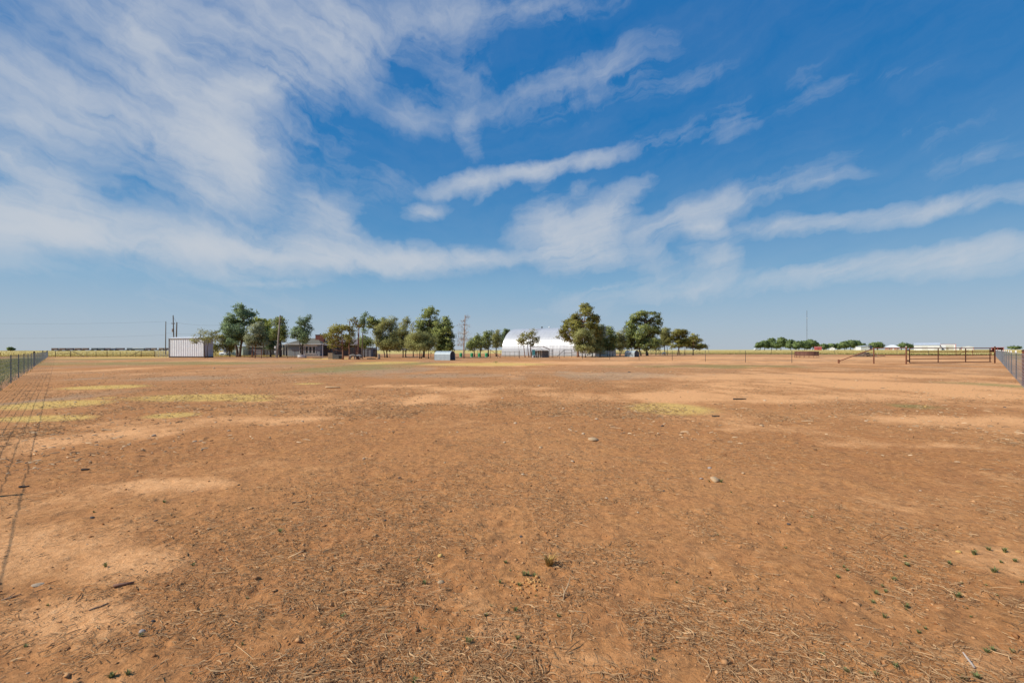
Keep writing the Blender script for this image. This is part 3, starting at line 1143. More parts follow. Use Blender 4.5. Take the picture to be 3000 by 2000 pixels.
root = thing('yard_gate', 'small rusty gate with pale rails in the yard fence beside the trunks', 'gate', G(747, 85))
a, b = G(747, 84.6), G(766, 84.4)
for h in (1.55, 1.2, 0.9, 0.6, 0.3):
    MB().tube([a + Vector((0, 0, h)), b + Vector((0, 0, h))], 0.03, 6).build('rail', mat('pale_rust', (0.30, 0.20, 0.16), (0.42, 0.30, 0.25), 9), root)
for p in (a, b):
    MB().tube([p, p + Vector((0, 0, 1.62))], 0.06, 8).build('upright', M_RUST, root)

# fence beside the shack and the big barn
root = thing('brace_panel', 'dark pipe brace and gate bars in front of the white barn', 'fence brace', G(1653, 93))
pts = {k: G(px, 93) for k, px in (('a', 1632), ('b', 1653), ('c', 1675), ('d', 1692))}
for k in 'bc':
    MB().tube([pts[k], pts[k] + Vector((0, 0, 1.55))], 0.05, 8).build('post', M_TPOST, root)
MB().tube([pts['a'] + Vector((0, 0, 0.1)), pts['b'] + Vector((0, 0, 1.5))], 0.045, 8).build('strut', M_TPOST, root)
for h in (1.5, 0.9):
    MB().tube([pts['b'] + Vector((0, 0, h)), pts['c'] + Vector((0, 0, h))], 0.035, 6).build('rail', M_TPOST, root)
for h in (1.4, 1.08, 0.76, 0.44):
    MB().tube([pts['c'] + Vector((0, 0, h)), pts['d'] + Vector((0, 0, h))], 0.025, 6).build('bar', M_TPOST, root)
root = thing('rail_fence', 'thin black rail fence left of the little tree before the barn', 'fence', G(1466, 90))
pts = [G(px, 90) for px in (1466, 1480, 1494, 1508, 1520)]
for p in pts:
    MB().tube([p, p + Vector((0, 0, 1.18))], 0.03, 6).build('post', M_TPOST, root)
MB().tube([p + Vector((0, 0, 1.15)) for p in pts], 0.03, 6).build('rail', M_TPOST, root)

# pipe fence at the back of the paddock, left
def brace_fence(name, label, spec, D, mt):
    root = thing(name, label, 'fence', G(spec['posts'][0], D))
    for px in spec['posts']:
        p = G(px, D)
        MB().tube([p, p + Vector((0, 0, 1.40))], 0.055, 8).build('post', mt, root)
    for x0, x1, h in spec['rails']:
        MB().tube([G(x0, D) + Vector((0, 0, h)), G(x1, D) + Vector((0, 0, h))], 0.042, 6).build('rail', mt, root)
    for x0, h0, x1, h1 in spec['struts']:
        MB().tube([G(x0, D) + Vector((0, 0, h0)), G(x1, D) + Vector((0, 0, h1))], 0.05, 6).build('strut', mt, root)
    for x in spec.get('small', ()):
        p = G(x, D)
        MB().box(p + Vector((0, 0, 0.6)), (0.05, 0.05, 1.3)).build('steel_post', M_TPOST, root)
    for x0, x1, hs in spec.get('wires', ()):
        for h in hs:
            MB().tube([G(x0, D) + Vector((0, 0, h)), G(x1, D) + Vector((0, 0, h))], 0.008, 3).build('strand', M_TPOST, root)
    return root


brace_fence('pipe_fence', 'brown pipe and strand fence before the yellow field at far left',
            dict(posts=[162, 207, 313.5, 413.5, 453], rails=[(162, 207, 1.36), (162, 207, 0.82), (413.5, 453, 1.36), (413.5, 453, 0.9), (413.5, 453, 0.5)],
                 struts=[(210, 1.35, 247, 0.12), (380, 0.12, 411, 1.35)], small=[255, 281, 331, 352, 372, 398],
                 wires=[(207, 413.5, (0.3, 0.6, 0.9, 1.2))]), 103, M_DRUST)
root = thing('panel_gate', 'grey tubular panel gate left of the white metal shed', 'gate', G(455, 101))
a, b = G(456, 101), G(495, 97)
M_GRP = mat('grey_tube', (0.22, 0.22, 0.23), (0.32, 0.32, 0.33), 9, 0.6)
for h in (0.15, 0.45, 0.75, 1.05, 1.35):
    MB().tube([a + Vector((0, 0, h)), b + Vector((0, 0, h))], 0.032, 6).build('rail', M_GRP, root)
for t in (0, .2, .4, .6, .8, 1):
    p = lerp(a, b, t)
    MB().tube([p, p + Vector((0, 0, 1.42))], 0.036, 6).build('upright', M_GRP, root)

brace_fence('back_fence', 'post and strand fence along the edge of the far right field', dict(
    posts=[1760 + 95 * k + (k * 37 % 40) for k in range(10)], rails=[], struts=[], small=[], wires=[(1760, 2640, (0.3, 0.6, 0.9, 1.2))]), 168, M_TPOST)
brace_fence('far_brace_fence', 'rusty brace rails seen through the bars of the long gate', dict(
    posts=[2801, 2849, 2905], rails=[(2849, 2905, 1.3), (2849, 2905, .75)], struts=[(2801, 0.2, 2838, 1.3)], small=[2720], wires=[(2640, 2801, (0.4, 0.8, 1.2))]), 108, M_RUST)

# ------------------------------------------------------------------ trees
Z = {2: (440, 880, 6.533), 3: (780, 880, 6.533), 4: (1060, 880, 6.533), 5: (1400, 870, 6.533), 6: (1720, 870, 5.88), 7: (2160, 880, 5.88), 8: (2560, 900, 5.345), 1: (0, 880, 4.704)}
M_BARK = mat('grey_brown_bark', (0.085, 0.062, 0.048), (0.20, 0.15, 0.115), 6, 0.95, 0.02, stretch=(1, 1, 0.25))
M_BARKR = mat('red_brown_bark', (0.16, 0.075, 0.045), (0.36, 0.20, 0.13), 6, 0.95, 0.02, stretch=(1, 1, 0.25))
M_BARKD = mat('dark_bark', (0.04, 0.032, 0.027), (0.10, 0.078, 0.062), 6, 0.95, 0.02, stretch=(1, 1, 0.25))
M_BARKP = mat('pale_dead_bark', (0.30, 0.19, 0.13), (0.52, 0.38, 0.28), 6, 0.95, 0.02, stretch=(1, 1, 0.25))
LEAF = {
    'cedar': leaf_mat('cedar_leaf', (0.114, 0.152, 0.058), (0.506, 0.544, 0.181), 0.36),
    'olive': leaf_mat('olive_leaf', (0.189, 0.177, 0.072), (0.620, 0.619, 0.242), 0.42),
    'yellow': leaf_mat('yellow_green_leaf', (0.227, 0.267, 0.049), (0.620, 0.620, 0.146), 0.46),
    'juniper': leaf_mat('juniper_leaf', (0.128, 0.128, 0.037), (0.519, 0.475, 0.130), 0.39),
    'blue': leaf_mat('blue_green_leaf', (0.088, 0.140, 0.083), (0.405, 0.506, 0.255), 0.36),
    'grey': leaf_mat('grey_green_leaf', (0.152, 0.177, 0.103), (0.607, 0.619, 0.364), 0.39),
    'dead': leaf_mat('dead_twigs', (0.381, 0.215, 0.152), (0.620, 0.620, 0.486), 0.19),
    'far': leaf_mat('far_tree_leaf', (0.114, 0.166, 0.072), (0.392, 0.482, 0.193), 0.39),
}


def foliage(blobs, size, per_m2, rs, twiggy=False):
    """leaf sprays: many small triangles gathered in tufts through each lobe"""
    Vs, Ts, Ns = [], [], []
    tc0 = np.mean([b[0] for b in blobs], axis=0)
    ext = np.ptp(np.array([b[0] for b in blobs]), axis=0).max() / 2 + 0.8
    for (c, r) in blobs:
        c = np.array(c)
        r = np.array(r)
        area = r[0] * r[2] * 3.14
        r = r * np.array([1.25, 1.25, 1.25])
        n_tuft = max(7, int(area * 7.0))
        d = rs.normal(size=(n_tuft, 3))
        d /= np.linalg.norm(d, axis=1, keepdims=True)
        rad = rs.random(n_tuft) ** 0.45
        tc_ = c + d * rad[:, None] * r * 0.98
        per = max(6, int(3.0 * per_m2 * area / n_tuft))
        tr_ = min(0.15 * (r.mean() ** 0.5) + 0.07, 0.6 * r.mean())
        tt = rs.random(n_tuft)
        P = tc_[:, None, :] + rs.normal(size=(n_tuft, per, 3)) * tr_ * np.array([1.15, 1.15, 0.72])
        out = (P - c) / r
        P = P.reshape(-1, 3)
        out = out.reshape(-1, 3)
        n = len(P)
        dirv = rs.normal(size=(n, 3)) + out * 0.7 + np.array([0, 0, 0.25])
        dirv /= np.linalg.norm(dirv, axis=1, keepdims=True)
        sd = np.cross(dirv, rs.normal(size=(n, 3)))
        sd /= (np.linalg.norm(sd, axis=1, keepdims=True) + 1e-9)
        ln = size * 1.25 * rs.uniform(0.6, 1.5, n)[:, None]
        wd = ln * (0.05 if twiggy else 0.40)
        V = np.stack([P - sd * wd, P + sd * wd, P + dirv * ln], 1)
        tuftd = np.repeat(d, per, axis=0)
        N_ = 0.75 * tuftd + 0.45 * out + 0.5 * (P - tc0) / ext + rs.normal(size=(n, 3)) * 0.38 + np.array([0, 0, 0.22])
        N_ /= (np.linalg.norm(N_, axis=1, keepdims=True) + 1e-9)
        gn = np.cross(V[:, 1] - V[:, 0], V[:, 2] - V[:, 0])
        fl_ = np.einsum('ij,ij->i', gn, N_) < 0
        V[fl_] = V[fl_][:, [1, 0, 2]]
        Ns.append(np.repeat(N_, 3, axis=0))
        Vs.append(V.reshape(-1, 3))
        Ts.append(np.clip(np.repeat(tt, per) * 0.7 + rs.random(n) * 0.3, 0, 1))
    V = np.concatenate(Vs)
    T = np.arange(len(V)).reshape(-1, 3)
    return V, T, np.concatenate(Ts), np.concatenate(Ns)


TREE_SEED = [100]


def tree(name, label, z, D, kind, blobs, trunks, bark=None, size=0.16, per=46, group='trees around the yard', bare=(), scale_t=1.0, cat='tree', limb_r=0.05):
    TREE_SEED[0] += 1
    rs = np.random.default_rng(TREE_SEED[0])
    x0, y0, f = Z[z]
    bark = bark or M_BARK

    def pt(q, dd=0.0):
        return W(x0 + q[0] / f, y0 + q[1] / f, D) + Vector((0, dd, 0))

    m = D / F / f                                   # metres per zoomed pixel
    cx = sum(b[0] for b in blobs) / len(blobs) if blobs else trunks[0][0][0][0]
    half = max([abs(b[0] - cx) + b[2] * 0.5 for b in blobs] + [20]) * m
    B = []
    for (bx, by, rx, ry) in blobs:
        off = (bx - cx) * m
        room = sqrt(max(0.0, half * half - off * off)) * 0.75
        dd = rs.uniform(-1, 1) * room
        p = pt((bx, by))
        p.y += dd
        B.append(((p.x, p.y, p.z), (rx * m, 0.85 * 0.5 * (rx + ry) * m + 0.1, ry * m)))
    if per >= 36 and kind != 'dead' and len(B) > 3:      # close the crown: lobes between neighbours, a skirt below
        extra = []
        for i, (c, r) in enumerate(B):
            near = sorted((j for j in range(len(B)) if j != i), key=lambda j: (B[j][0][0] - c[0]) ** 2 + (B[j][0][2] - c[2]) ** 2)[:2]
            for j in near:
                if j > i or rs.random() < 0.4:
                    d, q = B[j]
                    extra.append((tuple((a + b) / 2 + rs.normal(0, .08) for a, b in zip(c, d)), tuple(0.42 * (a + b) for a, b in zip(r, q))))
        zs = sorted(c[2] for c, r in B)
        low = zs[int(len(zs) * 0.42)]
        for c, r in B:
            if c[2] <= low:
                extra.append(((c[0] + rs.normal(0, .2), c[1] + rs.normal(0, .3), c[2] - 0.9 * r[2]), (r[0] * .95, r[1] * .95, r[2] * .8)))
        if kind == 'olive' or z in (4, 5, 6):
            for c, r in [b for b in B if b[0][2] <= low]:
                extra.append(((c[0] + rs.normal(0, .3), c[1] + rs.normal(0, .4), c[2] - 1.7 * r[2]), (r[0] * .7, r[1] * .7, r[2] * .7)))
        B = B + extra
    if kind == 'olive':
        B = [((c[0], c[1], c[2] - 0.10 * r[2]), (r[0] * 1.18, r[1] * 1.18, r[2] * 1.14)) for c, r in B]
        size, per = size * 0.8, per * 1.7
    base = None
    tb = MB()
    tips = []
    for poly, r in trunks:
        pts = [pt(q) for q in poly]
        g = on_ground(pts[0])
        pts[0] = g - Vector((0, 0, 0.15))
        if base is None:
            base = g
        # subdivide and wobble
        fine = []
        for a, b in zip(pts, pts[1:]):
            for k in range(3):
                fine.append(lerp(a, b, k / 3) + Vector((rs.normal(0, 0.025), rs.normal(0, 0.05), 0)))
        fine.append(pts[-1])
        n = len(fine)
        rr = [r * (1.35 if k == 0 else (1 - 0.72 * k / (n - 1))) for k in range(n)]
        tb.tube(fine, rr, 8)
        tips += [(fine[k], rr[k]) for k in range(n // 3, n)]
    root = thing(name, label, cat, base, group)
    lb = MB()
    for c, r in B:
        c = Vector(c)
        cand = [(t, w) for t, w in tips if t.z < c.z + 0.3] or tips
        s, w = min(cand, key=lambda t: (t[0] - c).length)
        d = (c - s).length
        if d > 0.25:
            mid = lerp(s, c, 0.5) + Vector((rs.normal(0, .1), rs.normal(0, .1), 0.12 * d))
            lb.tube([s, mid, c], [min(w * 0.75, limb_r * 1.4), limb_r * 0.7, 0.014], 5)
    for (q0, q1, r) in bare:                         # bare limbs the photo shows
        a, b = pt(q0), pt(q1)
        mid = lerp(a, b, 0.5) + Vector((rs.normal(0, .06), rs.normal(0, .15), rs.normal(0, .06)))
        lb.tube([a, mid, b], [r, r * .7, r * .3], 5)
    tb.build('trunk', bark, root, True)
    if lb.v:
        lb.build('limbs', bark, root, True)
    if B:
        V, T, t, nn = foliage(B, size, per, rs, kind == 'dead')
        me = tri_mesh('crown', V, T, t)
        me.polygons.foreach_set('use_smooth', np.ones(len(me.polygons), dtype=bool))
        me.normals_split_custom_set_from_vertices(nn)
        link('crown', me, LEAF[kind], root)
    return root


# left of the house
tree('mesquite_tree', 'thin olive tree standing at the right end of the white shed', 2, 87.5, 'olive',
     [(960, 650, 60, 70), (940, 720, 80, 60), (1130, 640, 80, 60), (1150, 720, 100, 60), (890, 790, 55, 35), (1230, 620, 45, 25), (1050, 760, 90, 50), (1000, 600, 40, 40)],
     [([(1045, 1075), (1040, 880), (990, 760)], 0.12), ([(1095, 1072), (1090, 900), (1130, 740)], 0.09)], per=34)
tree('low_cedar', 'low dark olive bushy tree left of the big dark tree trunk', 2, 102, 'juniper',
     [(1280, 940, 95, 45), (1230, 860, 60, 50), (1370, 850, 100, 70), (1340, 700, 75, 40), (1480, 800, 110, 70), (1450, 700, 70, 40), (1430, 920, 80, 50), (1560, 850, 80, 50)],
     [([(1525, 1072), (1520, 950), (1450, 830)], 0.11)], M_BARKD)
tree('cottonwood_tree', 'tallest dark blue green tree with two big trunks near the white shed', 2, 100, 'blue',
     [(1680, 150, 50, 42), (1810, 115, 48, 42), (1855, 180, 55, 55), (1640, 225, 75, 55), (1740, 220, 80, 60), (1810, 290, 130, 70), (1600, 330, 80, 65), (1460, 400, 55, 60), (1390, 500, 48, 42), (1560, 450, 110, 80),
      (1700, 400, 120, 80), (1830, 420, 120, 90), (1920, 300, 45, 65), (1942, 225, 24, 24), (1985, 310, 18, 22), (1700, 560, 150, 90), (1520, 590, 95, 60), (1860, 560, 90, 90), (1600, 690, 110, 55), (1770, 700, 110, 60), (1890, 660, 60, 70), (1690, 790, 110, 50), (1440, 650, 50, 35)],
     [([(1680, 1065), (1650, 880), (1600, 740), (1620, 450)], 0.30), ([(1710, 1065), (1735, 860), (1780, 650), (1800, 250)], 0.30)], M_BARK, 0.2, 40, limb_r=0.09)
tree('cedar_tree', 'grey green cedar just right of the tallest dark tree', 2, 97, 'grey',
     [(2030, 430, 65, 50), (2080, 500, 95, 70), (2030, 600, 130, 90), (1980, 720, 120, 80), (1940, 800, 90, 60), (2110, 680, 100, 90), (2150, 790, 80, 60), (2050, 780, 90, 70)],
     [([(1950, 1078), (1960, 900), (2010, 620)], 0.16), ([(2010, 1070), (2010, 880), (2080, 640)], 0.13)], M_BARKR)
tree('elm_tree', 'bright yellow green tree behind the grey cedar', 2, 117, 'yellow',
     [(2040, 370, 70, 45), (2130, 400, 80, 50), (1980, 420, 50, 50), (2220, 470, 80, 60), (2250, 560, 80, 90), (2190, 600, 90, 90), (2260, 690, 70, 70)],
     [([(2180, 1040), (2170, 800), (2150, 520)], 0.25)], M_BARKD, 0.22)
tree('cedar_tree', 'dark cedar right behind the leaning wooden utility pole', 3, 98, 'cedar',
     [(210, 340, 42, 38), (330, 350, 40, 42), (180, 410, 90, 60), (300, 430, 80, 60), (230, 510, 120, 70), (330, 540, 80, 60), (270, 610, 130, 70), (370, 600, 45, 40), (340, 670, 70, 45), (170, 640, 100, 70), (240, 720, 90, 60), (370, 720, 50, 40)],
     [([(270, 1050), (268, 850), (262, 600), (250, 380)], 0.24)], M_BARKD)
tree('cedar_tree', 'broad dark cedar sagging low left of the leaning utility pole', 3, 104, 'blue',
     [(40, 620, 90, 60), (100, 690, 100, 70), (30, 740, 90, 70), (120, 800, 100, 70), (40, 850, 90, 50), (150, 870, 60, 40)],
     [([(80, 1045), (82, 900), (70, 700)], 0.2)], M_BARKD)
tree('cedar_tree', 'upright cedar standing right in front of the house wall and windows', 3, 93, 'blue',
     [(795, 285, 36, 42), (745, 340, 22, 18), (690, 380, 42, 42), (822, 390, 24, 28), (700, 460, 80, 48), (770, 430, 55, 48), (570, 510, 32, 32), (600, 560, 80, 50), (700, 570, 110, 70), (800, 500, 60, 50), (862, 538, 32, 30), (600, 650, 85, 60),
      (700, 670, 110, 60), (790, 650, 70, 60), (640, 740, 95, 45), (740, 750, 80, 45), (515, 700, 36, 14), (540, 610, 40, 40)],
     [([(690, 1042), (688, 950), (640, 830), (650, 640)], 0.17), ([(700, 1042), (690, 900), (710, 700), (760, 420)], 0.17)], M_BARKD)
tree('juniper_tree', 'wide yellow olive juniper in front of the brown shed, two thin trunks', 3, 72, 'juniper',
     [(1345, 480, 45, 26), (1275, 530, 80, 45), (1205, 590, 70, 45), (1500, 495, 65, 32), (1440, 550, 80, 45), (1340, 590, 110, 45), (1560, 530, 55, 34), (1240, 680, 95, 48), (1135, 665, 38, 24), (1170, 790, 75, 50), (1310, 760, 120, 60),
      (1480, 660, 110, 48), (1640, 590, 80, 45), (1620, 700, 95, 48), (1440, 840, 110, 48), (1200, 860, 70, 34), (1540, 800, 80, 45), (1680, 510, 70, 26)],
     [([(1590, 1122), (1590, 950), (1600, 700), (1605, 420)], 0.15), ([(1462, 1095), (1460, 900), (1440, 640)], 0.15)], M_BARKR, 0.14, 60,
     bare=[((1270, 540), (1200, 450), .02), ((1180, 580), (1100, 575), .02), ((1560, 900), (1400, 930), .05), ((1300, 980), (1240, 850), .05), ((1470, 960), (1290, 930), .05), ((1600, 480), (1580, 380), .06)])
tree('dead_juniper', 'half dead juniper with thick orange trunk beside the two grey animals', 3, 71.5, 'juniper',
     [(1610, 385, 36, 20), (1700, 340, 22, 12), (1730, 480, 60, 18), (1800, 470, 45, 14)],
     [([(1752, 1122), (1758, 900), (1768, 700), (1775, 520)], 0.19), ([(1735, 1120), (1720, 960), (1700, 850)], 0.09)], M_BARKR, 0.13, 50,
     bare=[((1760, 700), (1730, 560), .05), ((1770, 650), (1790, 480), .045), ((1775, 560), (1720, 350), .03), ((1740, 660), (1745, 600), .03), ((1775, 520), (1620, 400), .03), ((1720, 350), (1670, 360), .02), ((1750, 1000), (1700, 880), .05), ((1740, 480), (1755, 370), .02)])
tree('cedar_tree', 'tall gappy cedar, a narrow ragged column right of the orange trunk', 3, 86, 'blue',
     [(1910, 255, 34, 30), (1905, 320, 55, 36), (1845, 370, 45, 34), (1880, 420, 45, 34), (1840, 470, 34, 34), (1905, 590, 36, 34), (1850, 540, 26, 30), (1820, 420, 30, 26)],
     [([(1828, 1050), (1840, 800), (1855, 560), (1895, 300)], 0.13)], M_BARK, 0.15, 50)
tree('mesquite_tree', 'low round green tree right behind the orange trunk', 3, 92, 'cedar',
     [(1870, 760, 95, 60), (1830, 700, 50, 45), (1970, 770, 85, 55), (1920, 830, 90, 45), (2030, 800, 60, 45), (1840, 840, 50, 40)],
     [([(1880, 1050), (1880, 920), (1900, 800)], 0.12)], M_BARKD)
# centre
tree('elm_tree', 'leafy green tree left end of the middle grove', 4, 98, 'cedar',
     [(180, 370, 48, 50), (265, 390, 65, 60), (165, 450, 42, 42), (280, 470, 70, 45), (420, 380, 60, 50), (240, 545, 36, 34), (350, 430, 50, 50)],
     [([(275, 1040), (280, 800), (270, 480)], 0.17)], M_BARKD, 0.2)
tree('mesquite_tree', 'large brown olive mesquite with crooked trunks in the middle grove', 4, 88, 'olive',
     [(590, 350, 52, 60), (490, 400, 55, 48), (420, 480, 90, 55), (560, 470, 100, 65), (340, 560, 80, 60), (460, 590, 140, 75), (620, 590, 85, 75), (370, 690, 95, 60), (520, 700, 120, 70), (640, 720, 75, 70), (430, 790, 95, 50), (600, 810, 80, 55), (320, 780, 55, 45), (320, 640, 60, 50), (450, 850, 115, 50), (350, 845, 75, 45), (640, 860, 80, 45), (545, 800, 110, 60)],
     [([(480, 1080), (475, 980), (520, 850), (560, 600)], 0.13), ([(440, 1050), (420, 950), (380, 850), (360, 640)], 0.11), ([(500, 1040), (470, 960), (500, 830)], 0.1)], M_BARK, 0.15, 44,
     bare=[((470, 990), (540, 860), .06), ((420, 950), (350, 850), .05)])
tree('mesquite_tree', 'brown topped thin tree standing mid grove behind the crooked mesquite', 4, 94, 'olive',
     [(860, 335, 32, 22), (820, 410, 55, 42), (870, 420, 35, 45), (770, 480, 60, 48), (810, 560, 85, 65), (760, 650, 95, 65), (840, 680, 75, 65), (770, 760, 95, 55), (840, 830, 60, 50), (750, 850, 85, 48), (700, 790, 60, 60), (880, 740, 60, 70)],
     [([(840, 1060), (850, 880), (840, 600), (865, 340)], 0.12), ([(785, 1060), (790, 900), (770, 700)], 0.1)], M_BARK)
tree('cedar_tree', 'sparse pale grey green tree peeping behind the middle grove', 4, 103, 'grey',
     [(985, 415, 45, 28), (950, 470, 55, 36), (1010, 500, 50, 36), (960, 550, 70, 34)],
     [([(985, 1050), (980, 800), (980, 430)], 0.12)], M_BARK, 0.15, 30)
tree('mesquite_tree', 'broad low green mesquite left of the silver hut, slim trunks', 4, 78, 'olive',
     [(950, 690, 95, 60), (1060, 650, 110, 58), (990, 770, 110, 60), (1140, 730, 110, 65), (1270, 700, 100, 62), (1360, 770, 75, 50), (1230, 790, 95, 55), (1100, 830, 110, 48), (1300, 840, 80, 42), (930, 830, 70, 45), (1190, 640, 70, 40), (1000, 870, 115, 42), (1190, 870, 115, 42), (1090, 740, 140, 75), (900, 760, 70, 60)],
     [([(1112, 1110), (1108, 950), (1110, 760)], 0.08), ([(1145, 1108), (1125, 940), (1160, 780)], 0.07), ([(1275, 1110), (1278, 940), (1270, 780)], 0.07)], M_BARKD, 0.14, 56)
tree('pine_tree', 'tallest middle tree with a leaning flat topped crown', 4, 93, 'cedar',
     [(1235, 200, 70, 58), (1320, 145, 55, 34), (1330, 215, 80, 55), (1440, 220, 46, 36), (1190, 290, 50, 40), (1290, 300, 60, 40), (1410, 320, 26, 45), (1110, 385, 55, 42), (1170, 430, 85, 50), (1280, 420, 95, 60), (1120, 500, 70, 48), (1240, 520, 100, 60), (1370, 430, 80, 80), (1330, 560, 80, 60), (1180, 590, 90, 50), (1240, 650, 115, 65), (1130, 690, 100, 60), (1330, 660, 100, 65)],
     [([(1180, 1020), (1190, 820), (1260, 560), (1310, 330), (1300, 180)], 0.24)], M_BARKD, 0.17, 54, limb_r=0.07)
tree('cedar_tree', 'massive dark green cedar directly behind the silver hut', 4, 85, 'cedar',
     [(1600, 325, 42, 44), (1575, 390, 75, 48), (1620, 460, 80, 62), (1460, 430, 62, 55), (1510, 510, 110, 70), (1610, 550, 105, 75), (1420, 550, 62, 48), (1690, 580, 45, 62), (1540, 620, 125, 75), (1660, 660, 85, 70), (1480, 700, 95, 70), (1570, 740, 120, 75), (1690, 760, 75, 60), (1510, 830, 105, 60), (1620, 850, 100, 50), (1430, 640, 60, 55), (1590, 915, 105, 38), (1480, 890, 90, 42), (1690, 870, 70, 42)],
     [([(1490, 1010), (1500, 850), (1540, 620), (1590, 380)], 0.3)], M_BARKD, 0.17, 62, limb_r=0.08,
     bare=[((1480, 800), (1335, 975), .07), ((1500, 850), (1420, 980), .06), ((1660, 860), (1520, 960), .05)])
tree('dead_cedar', 'dead pinkish cedar with bare top right of the silver hut', 4, 81, 'dead',
     [(1975, 545, 60, 60), (1890, 620, 42, 55), (1990, 640, 60, 60), (1855, 760, 65, 60), (1930, 720, 70, 55), (2010, 320, 42, 18), (1940, 395, 28, 12), (1900, 480, 36, 34), (2010, 470, 26, 26), (1850, 840, 60, 50), (2010, 740, 36, 50)],
     [([(1945, 1092), (1950, 850), (1965, 560), (1977, 275)], 0.15)], M_BARKP, 0.34, 26, bare=[((1972, 390), (2060, 300), .03), ((1968, 480), (1890, 380), .025), ((1965, 560), (1860, 520), .03), ((1960, 640), (2060, 600), .03), ((1950, 850), (1870, 700), .04), ((1855, 700), (1850, 530), .03)])
tree('mesquite_tree', 'small round green tree above the green drums', 4, 101, 'cedar',
     [(2180, 745, 80, 50), (2140, 830, 90, 50), (2200, 660, 22, 30), (2080, 790, 55, 55), (2240, 820, 70, 55), (2210, 700, 30, 30), (2110, 870, 80, 40), (2060, 840, 60, 45)],
     [([(2150, 1020), (2150, 920), (2170, 780)], 0.13), ([(2270, 1020), (2265, 920), (2230, 820)], 0.1)], M_BARKD)
tree('elm_tree', 'spindly dark green tree at the left end of the barn row', 5, 104, 'cedar',
     [(20, 820, 50, 70), (60, 900, 60, 50), (150, 690, 36, 42), (185, 770, 70, 70), (250, 680, 36, 45), (210, 860, 75, 55), (110, 800, 50, 50), (160, 900, 60, 40)],
     [([(200, 1050), (200, 930), (190, 760)], 0.14), ([(40, 1055), (40, 930), (25, 820)], 0.12)], M_BARKD)
tree('elm_tree', 'dark brown green tree touching the left curve of the barn', 5, 107, 'olive',
     [(340, 720, 55, 65), (380, 650, 34, 34), (400, 760, 50, 70), (320, 810, 50, 60), (350, 870, 60, 45), (290, 760, 30, 50)],
     [([(350, 1045), (352, 900), (355, 740)], 0.15)], M_BARKD)
tree('elm_tree', 'tree top showing behind the curved left end of the barn', 5, 150, 'blue',
     [(525, 640, 42, 26), (580, 655, 42, 20), (540, 700, 55, 40), (475, 760, 42, 55), (500, 840, 50, 60)],
     [([(500, 1010), (505, 880), (530, 720)], 0.2)], M_BARKD, 0.24)
tree('little_elm', 'small sunlit tree with three trunks in front of the white barn', 5, 91, 'juniper',
     [(1040, 650, 75, 36), (870, 715, 50, 40), (960, 720, 75, 42), (890, 790, 85, 48), (1020, 780, 75, 45), (1150, 775, 34, 24), (1160, 840, 34, 34), (870, 860, 75, 30), (990, 870, 75, 36), (790, 830, 48, 36), (1080, 710, 45, 32), (1080, 840, 45, 30)],
     [([(1025, 1150), (1010, 980), (1000, 800)], 0.15), ([(975, 1148), (960, 1000), (930, 820)], 0.11), ([(905, 1148), (880, 980), (865, 800)], 0.1)], M_BARKR, 0.15, 36)
tree('dead_sapling', 'bare pinkish twiggy sapling left of the small sunlit tree', 5, 94, 'dead',
     [(770, 850, 36, 45), (780, 900, 45, 40), (770, 740, 16, 30)], [([(790, 1140), (785, 1000), (772, 760)], 0.04)], M_BARKP, 0.28, 18)
tree('leafless_sapling', 'pale leafless sapling against the bright barn wall right of shack', 5, 95, 'dead',
     [(1420, 850, 42, 40), (1440, 910, 36, 30), (1380, 880, 30, 30)], [([(1440, 1110), (1435, 1000), (1410, 840)], 0.03)], M_BARKP, 0.26, 8)
tree('cedar_tree', 'big conical sunlit cedar rising over the right end of the barn', 5, 95, 'juniper',
     [(2085, 140, 40, 32), (2030, 190, 60, 40), (2130, 230, 62, 40), (1995, 270, 60, 46), (2080, 320, 95, 52), (1870, 335, 62, 34), (1910, 390, 95, 46), (2265, 345, 44, 26), (2180, 400, 100, 60), (2285, 420, 44, 48), (1700, 455, 70, 26), (1790, 460, 75, 40), (2000, 450, 110, 60), (1690, 525, 70, 34),
      (1840, 530, 105, 50), (2120, 530, 115, 70), (2275, 510, 52, 50), (1585, 640, 42, 26), (1680, 620, 75, 36), (1850, 630, 100, 55), (1980, 590, 100, 55), (1640, 710, 55, 36), (1720, 750, 60, 40), (1790, 810, 48, 36), (2230, 620, 60, 55)],
     [([(1918, 1130), (1905, 980), (1940, 830), (2010, 600), (2070, 250)], 0.26)], M_BARKR, 0.18, 58, limb_r=0.08,
     bare=[((1905, 1000), (1700, 880), .04), ((1910, 960), (1720, 820), .04), ((1900, 1010), (1620, 940), .03), ((1690, 890), (1610, 900), .02)])
tree('mesquite_tree', 'full olive green mesquite in front of the conical cedar', 5, 90, 'olive',
     [(1990, 690, 105, 60), (1920, 760, 80, 60), (2070, 770, 100, 62), (1960, 850, 90, 60), (2140, 690, 80, 60), (2080, 880, 85, 55), (1970, 930, 70, 40), (2160, 800, 70, 65), (2020, 620, 60, 40), (1960, 985, 75, 36), (2080, 955, 90, 42), (2160, 900, 70, 55)],
     [([(1998, 1145), (1998, 1010), (2000, 800)], 0.11), ([(2060, 1140), (2055, 1020), (2090, 820)], 0.1)], M_BARK)
tree('mesquite_tree', 'dense olive tree just right of the conical cedar', 6, 98, 'olive',
     [(60, 640, 70, 70), (200, 540, 75, 50), (255, 495, 34, 24), (180, 640, 95, 70), (90, 750, 85, 65), (200, 750, 80, 62), (130, 850, 85, 48), (50, 830, 60, 55), (240, 660, 50, 65), (90, 900, 85, 36), (210, 870, 80, 42)],
     [([(225, 1015), (220, 900), (190, 720)], 0.14), ([(90, 1015), (95, 900), (90, 760)], 0.12)], M_BARKD)
